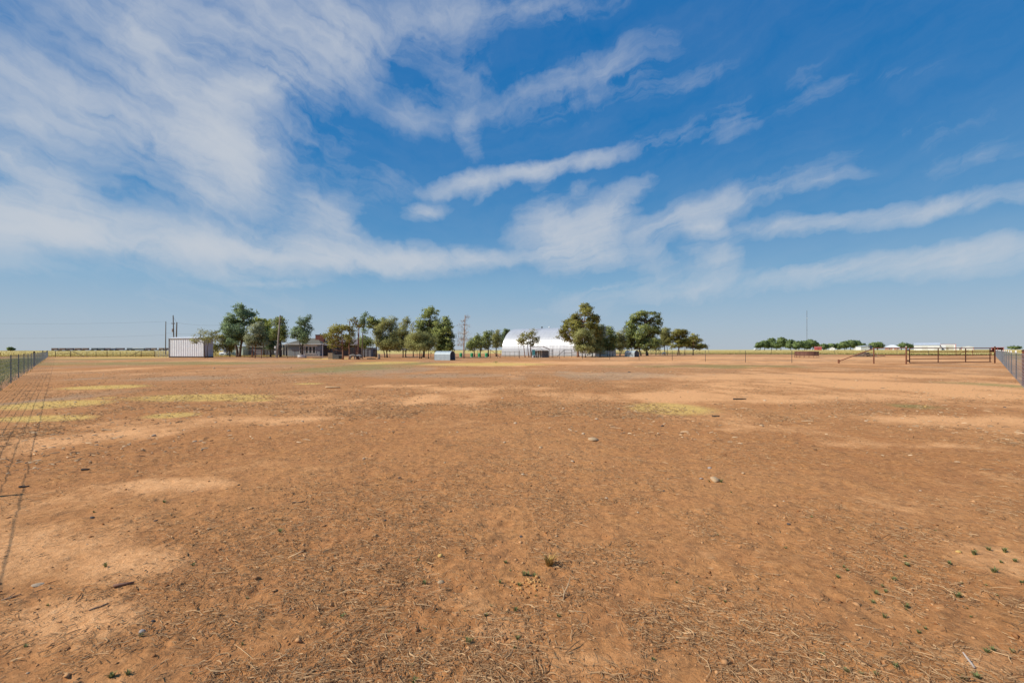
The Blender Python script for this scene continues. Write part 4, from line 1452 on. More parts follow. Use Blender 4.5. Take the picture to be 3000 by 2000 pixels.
tree('elm_tree', 'green spindly tree in front of the barn end wall', 6, 99, 'cedar',
     [(370, 520, 26, 22), (415, 560, 55, 42), (370, 620, 45, 55), (430, 650, 60, 62), (400, 740, 80, 55), (450, 790, 60, 50), (300, 720, 50, 60), (480, 700, 45, 50), (390, 840, 95, 38), (320, 810, 60, 45)],
     [([(390, 1018), (392, 900), (400, 700)], 0.09), ([(440, 1018), (445, 900), (430, 760)], 0.07), ([(350, 1018), (345, 900), (340, 760)], 0.07)], M_BARKD)
tree('dead_mesquite', 'brownish half bare tree with a forked trunk left of the small hut', 6, 103, 'olive',
     [(560, 610, 45, 40), (550, 700, 65, 55), (620, 680, 60, 62), (640, 560, 34, 34), (590, 770, 80, 55), (500, 760, 55, 55), (550, 840, 80, 36), (660, 740, 60, 60)],
     [([(545, 1015), (570, 940), (545, 860), (550, 680)], 0.12), ([(560, 1000), (600, 900), (640, 800), (630, 600)], 0.1)], M_BARK, 0.15, 38, bare=[((600, 640), (590, 520), .02), ((540, 620), (530, 540), .02)])
tree('cedar_tree', 'largest right hand cedar with spreading layered branches', 6, 112, 'cedar',
     [(1025, 245, 42, 20), (930, 275, 75, 30), (1110, 285, 75, 22), (850, 335, 75, 38), (980, 345, 80, 44), (1205, 298, 34, 16), (780, 420, 65, 46), (890, 430, 85, 52), (1090, 390, 80, 36), (1230, 385, 75, 28), (1040, 460, 100, 42), (1220, 475, 70, 28), (700, 490, 60, 42), (800, 540, 100, 52),
      (970, 550, 110, 46), (1140, 560, 105, 34), (1260, 580, 52, 26), (720, 620, 90, 52), (860, 640, 100, 52), (1010, 650, 90, 46), (1150, 650, 62, 28), (780, 730, 85, 46), (920, 740, 95, 46), (1040, 760, 58, 46), (860, 820, 85, 38), (740, 800, 90, 42), (970, 830, 90, 38)],
     [([(1040, 992), (1020, 880), (1000, 700), (1010, 300)], 0.32), ([(930, 992), (900, 880), (870, 700)], 0.2), ([(770, 985), (770, 880), (780, 700)], 0.16)], M_BARKD, 0.2, 54, limb_r=0.1)
tree('elm_tree', 'slender multi trunk tree right of the largest right cedar', 6, 125, 'cedar',
     [(1170, 730, 75, 55), (1240, 780, 52, 50), (1150, 820, 60, 40), (1210, 840, 55, 36)],
     [([(1185, 990), (1185, 900), (1180, 760)], 0.12), ([(1240, 990), (1235, 900), (1230, 800)], 0.06), ([(1100, 990), (1098, 900), (1130, 800)], 0.06), ([(1265, 990), (1262, 900), (1240, 800)], 0.05)], M_BARKD, 0.2, 40)
tree('cedar_tree', 'brownish cedar with two dark trunks behind the cream animal', 6, 127, 'olive',
     [(1355, 570, 52, 40), (1310, 640, 52, 45), (1370, 660, 65, 55), (1330, 750, 60, 45), (1400, 740, 50, 36)],
     [([(1335, 990), (1335, 870), (1345, 650)], 0.16), ([(1382, 990), (1380, 860), (1370, 700)], 0.1)], M_BARKD, 0.2, 44)
tree('cedar_tree', 'umbrella shaped cedar, second from the right end of the row', 6, 126, 'juniper',
     [(1570, 590, 85, 36), (1660, 585, 34, 16), (1500, 640, 85, 38), (1640, 650, 80, 38), (1455, 710, 70, 30), (1570, 720, 105, 38), (1700, 735, 62, 28), (1470, 835, 55, 22), (1590, 810, 65, 24), (1660, 780, 55, 30)],
     [([(1560, 992), (1575, 900), (1580, 700)], 0.16), ([(1600, 992), (1585, 900), (1560, 780)], 0.12)], M_BARKR, 0.2, 54)
tree('cedar_tree', 'short brown cedar between the two rightmost trees', 6, 130, 'olive',
     [(1690, 790, 62, 38), (1670, 740, 40, 26), (1720, 840, 50, 24)], [([(1675, 990), (1678, 880), (1685, 780)], 0.08), ([(1700, 990), (1700, 890), (1705, 800)], 0.06)], M_BARKR, 0.2, 44)
tree('cedar_tree', 'rightmost rounded cedar of the near row, low spreading right branch', 6, 128, 'juniper',
     [(1850, 670, 60, 30), (1800, 730, 75, 38), (1900, 735, 70, 38), (1760, 800, 65, 38), (1860, 800, 95, 38), (1960, 830, 60, 30), (2045, 850, 36, 13), (1900, 850, 70, 22)],
     [([(1825, 985), (1825, 880), (1845, 720)], 0.17)], M_BARKR, 0.2, 54, bare=[((1830, 910), (1990, 860), .05)])

# far grove and lone tree
for k, (bl, lab) in enumerate((
        ([(390, 765, 58, 36), (350, 790, 30, 18)], 'leftmost tree of the far grove, right over the white car'),
        ([(470, 745, 58, 42), (520, 790, 40, 22)], 'second tree from the left in the far grove'),
        ([(590, 705, 62, 45), (580, 770, 50, 36)], 'left one of the two tallest trees in the far grove'),
        ([(750, 695, 62, 42), (730, 760, 58, 36)], 'right one of the two tallest trees in the far grove'),
        ([(680, 780, 58, 36), (640, 750, 30, 24)], 'low tree tucked between the two tallest in the far grove'),
        ([(920, 735, 80, 45), (860, 785, 60, 30)], 'broad tree in the middle left of the far grove'),
        ([(1060, 765, 75, 45), (1000, 800, 50, 26)], 'low tree in the middle of the far grove'),
        ([(1160, 755, 75, 45), (1200, 800, 50, 26)], 'bushy tree left below the radio mast'),
        ([(1300, 735, 85, 46), (1360, 770, 50, 40)], 'large round tree at the right end of the far grove'),
        ([(1490, 795, 75, 34)], 'low tree right behind the red shed'),
        ([(1610, 790, 75, 34)], 'low tree behind the left white garden shed'),
        ([(1730, 790, 75, 36)], 'low tree right of the left white garden shed'),
        ([(1850, 765, 70, 45)], 'tree left of the right white garden shed in the far row'),
        ([(1950, 750, 75, 50)], 'tall tree behind the right white garden shed'),
        ([(2060, 750, 80, 50), (2150, 780, 60, 34)], 'last big tree left of the white farmhouse'),
        ([(2420, 770, 60, 40)], 'tree just right of the slanted white farmhouse'))):
    cx = bl[0][0]
    tree('grove_tree', lab, 7, 430 + (k % 3) * 12, 'far', bl, [([(cx, 846), (cx + 5, 800), (cx, bl[0][1])], 0.35)], M_BARKD, 0.85, 5.5, 'trees of the far grove', limb_r=0.15)
tree('lone_tree', 'lone small tree on the horizon above the left fence', 1, 620, 'far', [(150, 662, 26, 15), (175, 672, 16, 10), (130, 678, 18, 8)], [([(152, 690), (152, 680), (150, 662)], 0.4)], M_BARKD, 1.0, 5, 'trees on the horizon')
tree('far_tree', 'round green tree left of the long white building', 8, 400, 'far', [(430, 595, 62, 26), (500, 612, 40, 16)], [([(430, 655), (430, 630), (430, 600)], 0.35)], M_BARKD, 0.8, 6, 'trees on the horizon')
tree('far_tree', 'brownish tree touching the left end of the long building', 8, 410, 'far', [(560, 612, 52, 24)], [([(560, 655), (560, 630), (560, 610)], 0.35)], M_BARKD, 0.8, 6, 'trees on the horizon')
tree('far_tree', 'pair of grey green trees left of the pale roofed house', 8, 420, 'far', [(40, 595, 60, 34), (125, 595, 40, 36)], [([(50, 655), (50, 630), (45, 600)], 0.35)], M_BARKD, 0.8, 6, 'trees on the horizon')
tree('far_bush', 'dark bush on the horizon above the right fence', 8, 500, 'far', [(2220, 630, 80, 14)], [([(2220, 645), (2220, 640), (2222, 632)], 0.35)], M_BARKD, 0.9, 5, 'trees on the horizon')

# ------------------------------------------------------------------ buildings
def local(root):
    """matrix-free helper: parts are given in the thing's own axes (x along the front, y away, z up)"""
    return lambda mb, name, m, parent=None, smooth=False: mb_local(mb, name, m, parent or root, smooth)


def mb_local(mb, name, m, parent, smooth=False):
    me = mb.mesh(name)
    me.materials.append(m)
    if smooth:
        me.polygons.foreach_set('use_smooth', np.ones(len(me.polygons), dtype=bool))
    o = bpy.data.objects.new(name, me)
    COL.objects.link(o)
    o.parent = parent
    return o


def prism(mb, prof, y0, y1):
    """profile of (x, z) points swept along y"""
    i = len(mb.v)
    n = len(prof)
    for yy in (y0, y1):
        mb.v += [(a, yy, c) for a, c in prof]
    for j in range(n):
        k = (j + 1) % n
        mb.f.append((i + j, i + k, i + n + k, i + n + j))
    mb.f.append(tuple(i + j for j in reversed(range(n))))
    mb.f.append(tuple(i + n + j for j in range(n)))
    return mb


# big arched barn: local x along the axis (left end to right end), y away from the camera
Cr, Cl = Vector((22.3, 107.8, 0)), Vector((1.2, 120.2, 0))
ax = (Cr - Cl)
BL = ax.length
rz = atan2(ax.y, ax.x)
barn = thing('arched_barn', 'huge white steel barn with a rounded arch roof behind the trees', 'barn', on_ground(Cl), None, rz)
put = local(barn)
M_BARN = mat('bright_sheet_steel', (0.46, 0.47, 0.48), (0.54, 0.55, 0.56), 0.35, 0.36, 0, 0.1, 0.5)
M_BARN2 = mat('duller_sheet_steel', (0.39, 0.40, 0.42), (0.46, 0.47, 0.49), 0.35, 0.42, 0, 0.1, 0.5)
NA, HALF, BH = 30, 7.5, 7.0


def arch(k, r=0.0):
    a = pi * k / NA
    return (-cos(a) * (HALF + r), (sin(a) ** 0.86) * (BH + r))


npan = 14
wp = BL / npan
for p in range(npan):
    mb = MB()
    x0_, x1_ = p * wp + 0.004, (p + 1) * wp - 0.004
    sub = 4
    for s in range(sub):
        xa, xb = x0_ + (x1_ - x0_) * s / sub, x0_ + (x1_ - x0_) * (s + 1) / sub
        ra = 0.014 if s % 2 == 0 else 0.0
        rb = 0.0 if s % 2 == 0 else 0.014
        for k in range(NA):
            (ya, za), (yb, zb) = arch(k, ra), arch(k + 1, ra)
            (yc, zc), (yd, zd) = arch(k + 1, rb), arch(k, rb)
            mb.quad((xa, ya, za), (xb, yd, zd), (xb, yc, zc), (xa, yb, zb))
    put(mb, 'arch_panel', M_BARN2 if p in (4, 9) else M_BARN)
for xe, nm in ((0.02, 'end_wall'), (BL - 0.02, 'end_wall')):
    mb = MB()
    pts = [(xe, *arch(k, -0.06)) for k in range(NA + 1)]
    mb.quad(*pts)
    e_ = put(mb, nm, M_BARN2)
    s_ = -1 if xe < 1 else 1
    put(MB().box((xe + s_ * 0.04, 0, 2.1), (0.06, 4.6, 4.2)), 'sliding_door', M_STEEL, e_)
    put(MB().box((xe + s_ * 0.09, 0, 4.3), (0.08, 6, 0.16)), 'door_track', M_GREYWALL, e_)
for xx in (7.5, 9.6, 16.5):
    put(MB().lathe([(0.13, 0), (0.13, 0.2), (0.24, 0.22), (0.20, 0.38), (0.0, 0.46)], (xx, 0, BH), 10), 'roof_vent', M_WHITE if xx > 8 else M_TPOST)
put(MB().box((BL / 2, -HALF - 0.12, 0.12), (BL, 0.18, 0.3)), 'footing', mat('concrete', (0.30, 0.28, 0.25), (0.42, 0.40, 0.36), 3, 0.9), None)

# white ribbed shed on the left
A, Bp = G(496.5, 93.4), G(597.5, 90.8)
sx = (Bp - A)
shed = thing('metal_shed', 'white ribbed metal shed with a flat top left of the trees', 'shed', A, None, atan2(sx.y, sx.x))
put = local(shed)
Ls, HS = sx.length, 3.85
M_RIB = mat('ribbed_white_steel', (0.74, 0.75, 0.76), (0.84, 0.85, 0.86), 0.8, 0.5)
DS = 2.0
put(MB().box((Ls / 2, DS / 2, 0.1), (Ls + 0.1, DS + .1, 0.34)), 'skid_base', M_DWOOD)
npn = 19
w_ = Ls / npn
for k in range(npn):
    mb = MB()
    x = k * w_
    prof = [(x + 0.004, 0.0), (x + w_ * 0.62, 0.0), (x + w_ * 0.72, -0.07), (x + w_ * 0.88, -0.07), (x + w_ - 0.004, 0.0)]
    for (xa, ya), (xb, yb) in zip(prof, prof[1:]):
        mb.quad((xa, ya, 0.27), (xb, yb, 0.27), (xb, yb, HS), (xa, ya, HS))
    put(mb, 'wall_panel', M_RIB)
put(MB().box((0.0, DS / 2, HS / 2 + 0.13), (0.06, DS - .06, HS - 0.27)), 'left_wall', M_RIB)
put(MB().box((Ls / 2, DS, HS / 2 + 0.13), (Ls - .1, 0.06, HS - 0.27)), 'back_wall', M_RIB)
for k in range(14):
    ww = DS / 14
    put(MB().box((Ls, ww * (k + .5), HS / 2 + 0.13), (0.05 if k % 2 else 0.10, ww - .01, HS - 0.27)), 'side_panel', mat('shaded_side_steel', (0.46, 0.46, 0.49), (0.54, 0.54, 0.57), 2, .6))  # white steel darkened in colour to carry the shade on this side
put(MB().box((-0.03, -0.05, HS / 2 + 0.1), (0.16, 0.14, HS - 0.2)).box((Ls + 0.03, -0.05, HS / 2 + 0.1), (0.16, 0.14, HS - 0.2)), 'corner_trim', mat('dull_trim', (0.16, 0.15, 0.15), (0.24, 0.23, 0.22), 5, .7))
prof = [(-0.12, HS - 0.02), (Ls + 0.12, HS - 0.02), (Ls + 0.12, HS + 0.14), (-0.12, HS + 0.14)]
put(prism(MB(), prof, -0.16, DS + .2), 'roof_edge', mat('grey_flashing', (0.24, 0.25, 0.27), (0.33, 0.34, 0.36), 5, .6))
put(MB().quad((-0.12, -0.16, HS + 0.145), (Ls + 0.12, -0.16, HS + 0.145), (Ls + 0.12, DS / 2, HS + 0.34), (-0.12, DS / 2, HS + 0.34)).quad((-0.12, DS / 2, HS + 0.34), (Ls + 0.12, DS / 2, HS + 0.34), (Ls + 0.12, DS + .2, HS + 0.145), (-0.12, DS + .2, HS + 0.145)), 'roof', M_RIB)

# plain wall buildings: box walls, gable or hip roof, openings as parts


def building(name, label, cat, px0, px1, D0, D1, depth, hw, ridge, wall_m, roof_m, over=0.35, openings=(), hip=0.0, trim=None, group=None, roof_name='roof', clad=None):
    A, B_ = G(px0, D0), G(px1, D1)
    A.z = B_.z = min(A.z, B_.z)
    v = B_ - A
    Lb = v.length
    root = thing(name, label, cat, A, group, atan2(v.y, v.x))
    put = local(root)
    if clad:
        n = max(3, int(hw / clad))
        for k in range(n):
            z0, z1 = hw * k / n, hw * (k + 1) / n - 0.012
            mb = MB()
            mb.quad((0, -0.03, z0), (Lb, -0.03, z0), (Lb, 0, z1), (0, 0, z1))
            put(mb, 'siding_board', wall_m)
        put(MB().box((Lb / 2, depth / 2 + 0.02, hw / 2), (Lb, depth, hw)), 'wall', wall_m)
    else:
        put(MB().box((Lb / 2, depth / 2, hw / 2), (Lb, depth, hw)), 'wall', wall_m)
    o = over
    if ridge > 0:
        mb = MB()
        z0 = hw + 0.01
        a, b, c, d = (-o, -o, z0), (Lb + o, -o, z0), (Lb + o, depth + o, z0), (-o, depth + o, z0)
        e, f_ = (hip, depth / 2, z0 + ridge), (Lb - hip, depth / 2, z0 + ridge)
        if hip <= 0:
            e, f_ = (-o, depth / 2, z0 + ridge), (Lb + o, depth / 2, z0 + ridge)
        th = 0.12
        up = lambda q: (q[0], q[1], q[2] + th)
        mb.quad(up(a), up(b), up(f_), up(e)).quad(up(c), up(d), up(e), up(f_)).quad(a, b, up(b), up(a)).quad(b, c, up(c), up(b)).quad(c, d, up(d), up(c)).quad(d, a, up(a), up(d)).quad(a, d, c, b)
        mb.f.append(tuple(range(len(mb.v), len(mb.v) + 3)))
        mb.v += [up(b), up(c), up(f_)]
        mb.f.append(tuple(range(len(mb.v), len(mb.v) + 3)))
        mb.v += [up(d), up(a), up(e)]
        put(mb, roof_name, roof_m)
    else:
        put(MB().box((Lb / 2, depth / 2, hw + 0.09), (Lb + 2 * o, depth + 2 * o, 0.16)), roof_name, roof_m)
    if trim:
        put(MB().box((Lb / 2, -over - 0.02, hw + 0.05), (Lb + 2 * over + .04, 0.06, 0.2)), 'eave_trim', trim)
    for (kind, x, zc, w, h, m1, m2) in openings:
        if kind == 'window':
            fr = put(MB().box((x - w / 2 + .04, -0.06, zc), (0.1, 0.07, h + .12)).box((x + w / 2 - .04, -0.06, zc), (0.1, 0.07, h + .12)).box((x, -0.06, zc + h / 2), (w - .1, 0.066, 0.12)).box((x, -0.07, zc - h / 2), (w + .1, 0.1, 0.12)).box((x, -0.062, zc), (w - .1, .05, .05)), 'window', m1)
            put(MB().box((x, -0.045, zc), (w - 0.06, 0.03, h)), 'pane', m2, fr)
        elif kind == 'door':
            dr = put(MB().box((x, -0.05, zc), (w, 0.06, h)), 'door', m1)
            put(MB().box((x + w * 0.36, -0.10, zc), (0.05, 0.05, 0.16)), 'handle', M_TPOST, dr)
        elif kind == 'panel':
            put(MB().box((x, -0.04, zc), (w, 0.05, h)), 'panel', m1)
    return root, put, Lb


M_ROOFG = mat('grey_shingles', (0.12, 0.11, 0.085), (0.18, 0.165, 0.13), 9, 0.95, 0.01)
M_ROOFP = mat('purple_grey_shingles', (0.16, 0.13, 0.135), (0.24, 0.20, 0.205), 9, 0.95, 0.01)
M_HOUSE = mat('blue_grey_siding', (0.23, 0.25, 0.26), (0.31, 0.33, 0.34), 3, 0.8)
M_BRICK = mat('red_brick', (0.20, 0.065, 0.045), (0.34, 0.13, 0.095), 12, 0.95, 0.006)
s112 = 112 / F
wins = [('window', (884.5 - 844) * s112, 1.5, 1.1, 1.75, M_OFFW, M_GLASS)]
for px in (899, 909.8, 920.4):
    wins.append(('window', (px - 844) * s112, 1.55, 0.78, 1.7, M_OFFW, M_GLASS))
house, put, Lh = building('farmhouse', 'grey farmhouse with white window frames and red brick chimney', 'house', 844, 937, 112, 112, 8, 2.9, 1.5, M_HOUSE, M_ROOFG, 0.5, wins, 2.2, M_OFFW, clad=0.24)
xw = (909.8 - 844) * s112
put(MB().box((xw, -0.05, 2.62), (3.3, 0.05, 0.42)).box((xw, -0.05, 0.48), (3.3, 0.05, 0.2)), 'window_surround', M_OFFW)
ch = put(MB().box(((922.5 - 844) * s112, 3.2, 4.05), (2.1, 0.95, 2.5)), 'chimney', M_BRICK)
rows = 17
for r_ in range(rows):
    z0 = 2.9 + (5.3 - 2.9) * r_ / rows
    for k in range(7):
        xx = (922.5 - 844) * s112 - 1.05 + (k + 0.5 + (0.25 if r_ % 2 else -0.25)) * 0.30
        if abs(xx - (922.5 - 844) * s112) < 0.92:
            put(MB().box((xx, 2.722, z0 + 0.06), (0.28, 0.035, 0.12)), 'brick', M_BRICK, ch)
put(MB().box(((922.5 - 844) * s112, 3.2, 5.36), (2.25, 1.1, 0.12)), 'chimney_cap', mat('dark_cap', (0.10, 0.06, 0.055), (0.15, 0.09, 0.08), 6, .9), ch)
put(MB().lathe([(0.17, 0), (0.17, 0.22), (0.05, 0.32)], ((922.5 - 844) * s112, 3.2, 5.42), 10), 'flue_pot', M_GREYWALL, ch)
# white trellis porch on the left of the house
put(MB().box((-1.1, 0.1, 2.85), (2.3, 0.9, 0.12)), 'porch_beam', M_OFFW)
for xx in (-2.1, -1.4, -0.75, -0.1):
    put(MB().box((xx, 0.1, 1.4), (0.12, 0.12, 2.8)), 'porch_post', M_OFFW)
for k in range(5):
    a, b = Vector((-2.1 + 0.45 * k, 0.1, 1.5)), Vector((-1.75 + 0.45 * k, 0.1, 2.75))
    put(MB().tube([a, b], 0.035, 4), 'lattice', M_OFFW)
building('house_wing', 'long dark brown wing of the house behind the olive juniper', 'house', 937.6, 1062, 114, 116, 7, 2.75, 1.55, mat('dark_brown_wall', (0.055, 0.050, 0.048), (0.10, 0.09, 0.086), 3, .85), M_ROOFP, 0.6,
         [('window', 3.4, 1.5, 1.2, 1.2, M_GREYWALL, M_GLASS), ('door', 1.4, 1.05, 0.95, 2.1, M_DWOOD, None), ('window', 7.6, 1.5, 1.2, 1.2, M_GREYWALL, M_GLASS)], 0, M_OFFW, clad=0.3)
building('grey_shed', 'low slate grey shed right of the orange juniper trunk', 'shed', 1062.6, 1086, 104, 104, 4, 1.9, 0, M_GREYWALL, M_TPOST, 0.1, [('door', 0.7, 0.95, 0.8, 1.8, M_GREYWALL, None)])
building('timber_fence_wall', 'pale board wall seen between trunks right of the grey shed', 'wall', 1088, 1104, 106, 106, 0.2, 1.35, 0, mat('pale_boards', (0.33, 0.25, 0.19), (0.46, 0.37, 0.29), 4, .9), M_DWOOD, 0.05, (), clad=0.2)
building('green_shed', 'pale mint green shed behind the two big dark trunks', 'shed', 683, 711, 116, 116, 4, 2.4, 0, mat('mint_wall', (0.50, 0.58, 0.50), (0.60, 0.66, 0.58), 3, .8), M_OFFW, 0.15, [('door', 1.2, 1.0, 0.9, 2.0, M_OFFW, None)])
building('dark_garage', 'dark slate garage low behind the yard fence left of the house', 'garage', 712, 836, 119, 117, 6, 2.2, 0.7, mat('slate_wall', (0.085, 0.085, 0.095), (0.13, 0.13, 0.14), 3, .85), M_ROOFG, 0.3, [('door', 2.5, 1.05, 2.2, 2.0, M_GREYWALL, None), ('window', 6.5, 1.3, 1.0, 0.9, M_GREYWALL, M_GLASS)])

# shack before the barn
D_ = 88.5
s_ = D_ / F
A = G(1559, D_)
shack = thing('garden_shack', 'ramshackle brown shack with teal tarp and pale door frames before the barn', 'shack', A)
put = local(shack)
M_SHK = mat('shack_boards', (0.13, 0.095, 0.08), (0.24, 0.18, 0.15), 6, .9, stretch=(6, 6, .4))


def q(x):
    return (x - 850) / 10.69 * s_


def zq(y):
    return (1095 - y) / 10.69 * s_


put(MB().box((q(1110), 1.2, zq(985)), (q(1370) - q(850), 1.9, zq(875))), 'wall', M_SHK)
for k in range(11):
    xa = q(1170) + k * (q(1372) - q(1170)) / 11
    put(MB().box((xa + 0.07, 0.235, zq(990)), (0.135, 0.03, zq(885))), 'plank', mat('dark_planks', (0.10, 0.105, 0.115), (0.17, 0.17, 0.18), 5, .9))
mb = MB()
prism(mb, [(q(870), zq(760)), (q(1210), zq(745)), (q(1400), zq(822)), (q(1400), zq(835)), (q(1210), zq(760)), (q(870), zq(775))], -0.1, 2.3)
put(mb, 'roof', mat('brown_sheet', (0.17, 0.10, 0.08), (0.28, 0.18, 0.15), 5, .8))
put(MB().box((q(895), 0.15, zq(945)), (q(940) - q(850), 0.08, zq(905))), 'tarp', mat('teal_tarp', (0.03, 0.18, 0.20), (0.06, 0.26, 0.28), 4, .6))
mb = MB()
arc = [(q(960 + 240 * k / 10), zq(862 - 62 * sin(pi * k / 10))) for k in range(11)]
prism(mb, arc + [(x, z - 0.05) for x, z in reversed(arc)], -0.3, 0.2)
put(mb, 'awning', mat('blue_canvas', (0.04, 0.07, 0.11), (0.07, 0.11, 0.16), 4, .8))
prism_ = prism(MB(), [(q(955), zq(872)), (q(1500), zq(826)), (q(1500), zq(836)), (q(955), zq(884))], -0.75, 0.1)
put(prism_, 'lean_to_roof', M_OFFW)
for x in (1015, 1085, 1152):
    put(MB().box((q(x), 0.16, zq(985)), (0.09, 0.1, zq(880))), 'door_frame', M_OFFW)
for x, w in ((1050, 55), (1118, 52)):
    put(MB().box((q(x), 0.19, zq(985)), (w / 10.69 * s_, 0.05, zq(890))), 'screen_door', mat('screen_mesh', (0.12, 0.12, 0.09), (0.2, 0.19, 0.14), 9, .9))
for x in (1380, 1465, 1495):
    put(MB().tube([(q(x), -0.5, 0), (q(x), -0.5, zq(832))], 0.05, 6), 'post', M_DWOOD)
for z_ in (880, 970):
    put(MB().tube([(q(1380), -0.5, zq(z_)), (q(1495), -0.5, zq(z_))], 0.03, 5), 'rail', M_DWOOD)
put(MB().box((q(865), 0.05, 0.2), (0.25, 0.25, 0.4)), 'white_bucket', M_WHITE)
put(MB().box((q(920), 0.1, 0.42), (0.8, 0.3, 0.06)).box((q(890), 0.1, 0.2), (0.06, 0.25, 0.4)).box((q(950), 0.1, 0.2), (0.06, 0.25, 0.4)), 'bench', M_OFFW)

# silver barrel huts
def hut(label, px, D, rz, sc=1.0):
    root = thing('steel_hut', label, 'animal shelter', G(px, D), 'silver barrel shaped animal huts', rz)
    root.scale = (sc, sc, sc)
    put = local(root)
    W2, Hh, Lh_, n = 0.68, 1.32, 2.7, 18
    prof = []
    for k in range(n + 1):
        a = pi * k / n
        prof.append((-cos(a) * W2 * (1.06 if 0.1 < k / n < .9 else 1), 0.62 + sin(a) * (Hh - 0.62)))
    prof = [(-W2, 0.0)] + prof + [(W2, 0.0)]
    for s0 in range(3):
        mb = MB()
        xa, xb = Lh_ * s0 / 3 - Lh_ / 2, Lh_ * (s0 + 1) / 3 - Lh_ / 2 - 0.01
        for (ya, za), (yb, zb) in zip(prof, prof[1:]):
            mb.quad((xa, ya, za), (xb, ya, za), (xb, yb, zb), (xa, yb, zb))
        put(mb, 'shell_sheet', M_STEEL, None, True)
    for xx in (-Lh_ / 2, -Lh_ / 6, Lh_ / 6, Lh_ / 2):
        put(MB().tube([(xx, y_ * 1.005, z_ * 1.003) for y_, z_ in prof], 0.022 if abs(xx) > 1 else 0.007, 5), 'rib', M_STEEL)
    mb = MB()
    mb.quad(*[(-Lh_ / 2 + 0.03, y_, z_) for y_, z_ in prof])
    put(mb, 'back_wall', M_STEEL)
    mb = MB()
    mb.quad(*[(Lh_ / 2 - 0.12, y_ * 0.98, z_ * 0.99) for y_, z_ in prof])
    fw = put(mb, 'opening_shade_sheet', M_BLACKIN)  # added dark sheet across the open end, standing in for interior shade
    put(MB().box((Lh_ / 2 - 0.10, 0.02, 0.62), (0.04, 0.05, 1.2)), 'centre_post', M_TPOST, fw)
    put(MB().box((Lh_ / 2 - 0.10, 0, 0.09), (0.05, 1.3, 0.16)), 'sill_board', M_TPOST, fw)
    return root


hut('larger silver hut with a dark open end in front of the massive cedar', 1303, 66.5, R(-25))
hut('smaller looking silver hut at the foot of the largest right cedar', 1851, 95.5, R(-58))

# green drums
for k, (x, zz) in enumerate(((1895, 4), (2105, 4), (2250, 4), (2384, 4))):
    px = 1060 + x / 6.533
    o = thing('plastic_drum', ('green plastic drum hidden partly by the dead cedar trunk', 'second green plastic drum from the left, pale lower rim',
                               'third green plastic drum from the left by a fence post', 'rightmost green plastic drum in the row under the trees')[k], 'drum', G(px, 91), 'green plastic drums')
    m = mat('green_plastic', (0.03, 0.30, 0.11), (0.05, 0.40, 0.16), 4, .45)
    b = MB().lathe([(0.25, 0.0), (0.29, 0.06), (0.29, 0.28), (0.305, 0.30), (0.29, 0.32), (0.29, 0.58), (0.305, 0.60), (0.29, 0.62), (0.28, 0.84), (0.25, 0.88), (0.0, 0.88)], (0, 0, 0), 18)
    bo = mb_local(b, 'shell', m, o, True)
    mb_local(MB().lathe([(0.292, 0.05), (0.297, 0.06), (0.297, 0.14), (0.292, 0.15)], (0, 0, 0), 18, cap=False), 'rim', mat('pale_green_plastic', (0.35, 0.55, 0.40), (0.45, 0.62, 0.48), 4, .5), bo)
    mb_local(MB().lathe([(0.05, 0.88), (0.05, 0.91), (0.0, 0.912)], (0.14, 0, 0), 8), 'bung', M_OFFW, o)

# round bale feeder
FD = 84
c = G(2363, FD)
root = thing('bale_feeder', 'round rusty steel bale feeder standing alone on the bare dirt', 'feeder', c)
put = local(root)
RF = 1.88
M_FEED = mat('rusty_sheet', (0.13, 0.062, 0.042), (0.20, 0.10, 0.07), 2.2, .85)
npl = 16
for k in range(npl):
    a0, a1 = 2 * pi * k / npl + .012, 2 * pi * (k + 1) / npl - .012
    mb = MB()
    for s in range(3):
        b0, b1 = a0 + (a1 - a0) * s / 3, a0 + (a1 - a0) * (s + 1) / 3
        mb.quad((RF * cos(b0), RF * sin(b0), 0.42), (RF * cos(b1), RF * sin(b1), 0.42), (RF * cos(b1), RF * sin(b1), 1.12), (RF * cos(b0), RF * sin(b0), 1.12))
    put(mb, 'sheet', M_FEED)
for h, r in ((1.14, 0.03), (0.42, 0.025), (0.03, 0.025), (0.8, 0.02)):
    put(MB().tube([((RF + .02) * cos(2 * pi * k / 32), (RF + .02) * sin(2 * pi * k / 32), h) for k in range(33)], r, 6, False), 'hoop', M_RUST)
for k in range(16):
    a = 2 * pi * k / 16
    put(MB().tube([((RF + .03) * cos(a), (RF + .03) * sin(a), 0.0), ((RF + .03) * cos(a), (RF + .03) * sin(a), 1.16)], 0.022, 6), 'upright', M_RUST)

# brush pile
c = G(2534, 92)
root = thing('brush_pile', 'heap of dead grey branches behind the slanting rusty strut', 'brush pile', c)
put = local(root)
rs = np.random.default_rng(5)
for grp in range(4):
    mb = MB()
    for k in range(46):
        x, y = rs.normal(0, 1.15), rs.normal(0, .6)
        hmax = 1.05 * exp(-(x / 1.5) ** 2)
        z = rs.random() * hmax * 0.8 + 0.05
        d = Vector((rs.normal(0, 1), rs.normal(0, .5), rs.normal(0, .28))).normalized()
        ln = rs.uniform(0.6, 1.7)
        a, b = Vector((x, y, z)) - d * ln / 2, Vector((x, y, z)) + d * ln / 2
        a.z, b.z = max(a.z, .02), max(b.z, .02)
        mid = lerp(a, b, .5) + Vector((rs.normal(0, .08), rs.normal(0, .08), abs(rs.normal(0, .06))))
        r = rs.uniform(.014, .05)
        mb.tube([a, mid, b], [r, r * .8, r * .35], 5)
    o = put(mb, 'branches', [M_BARK, M_BARKP, M_WOOD, M_BARKD][grp])
    o['kind'] = 'stuff'

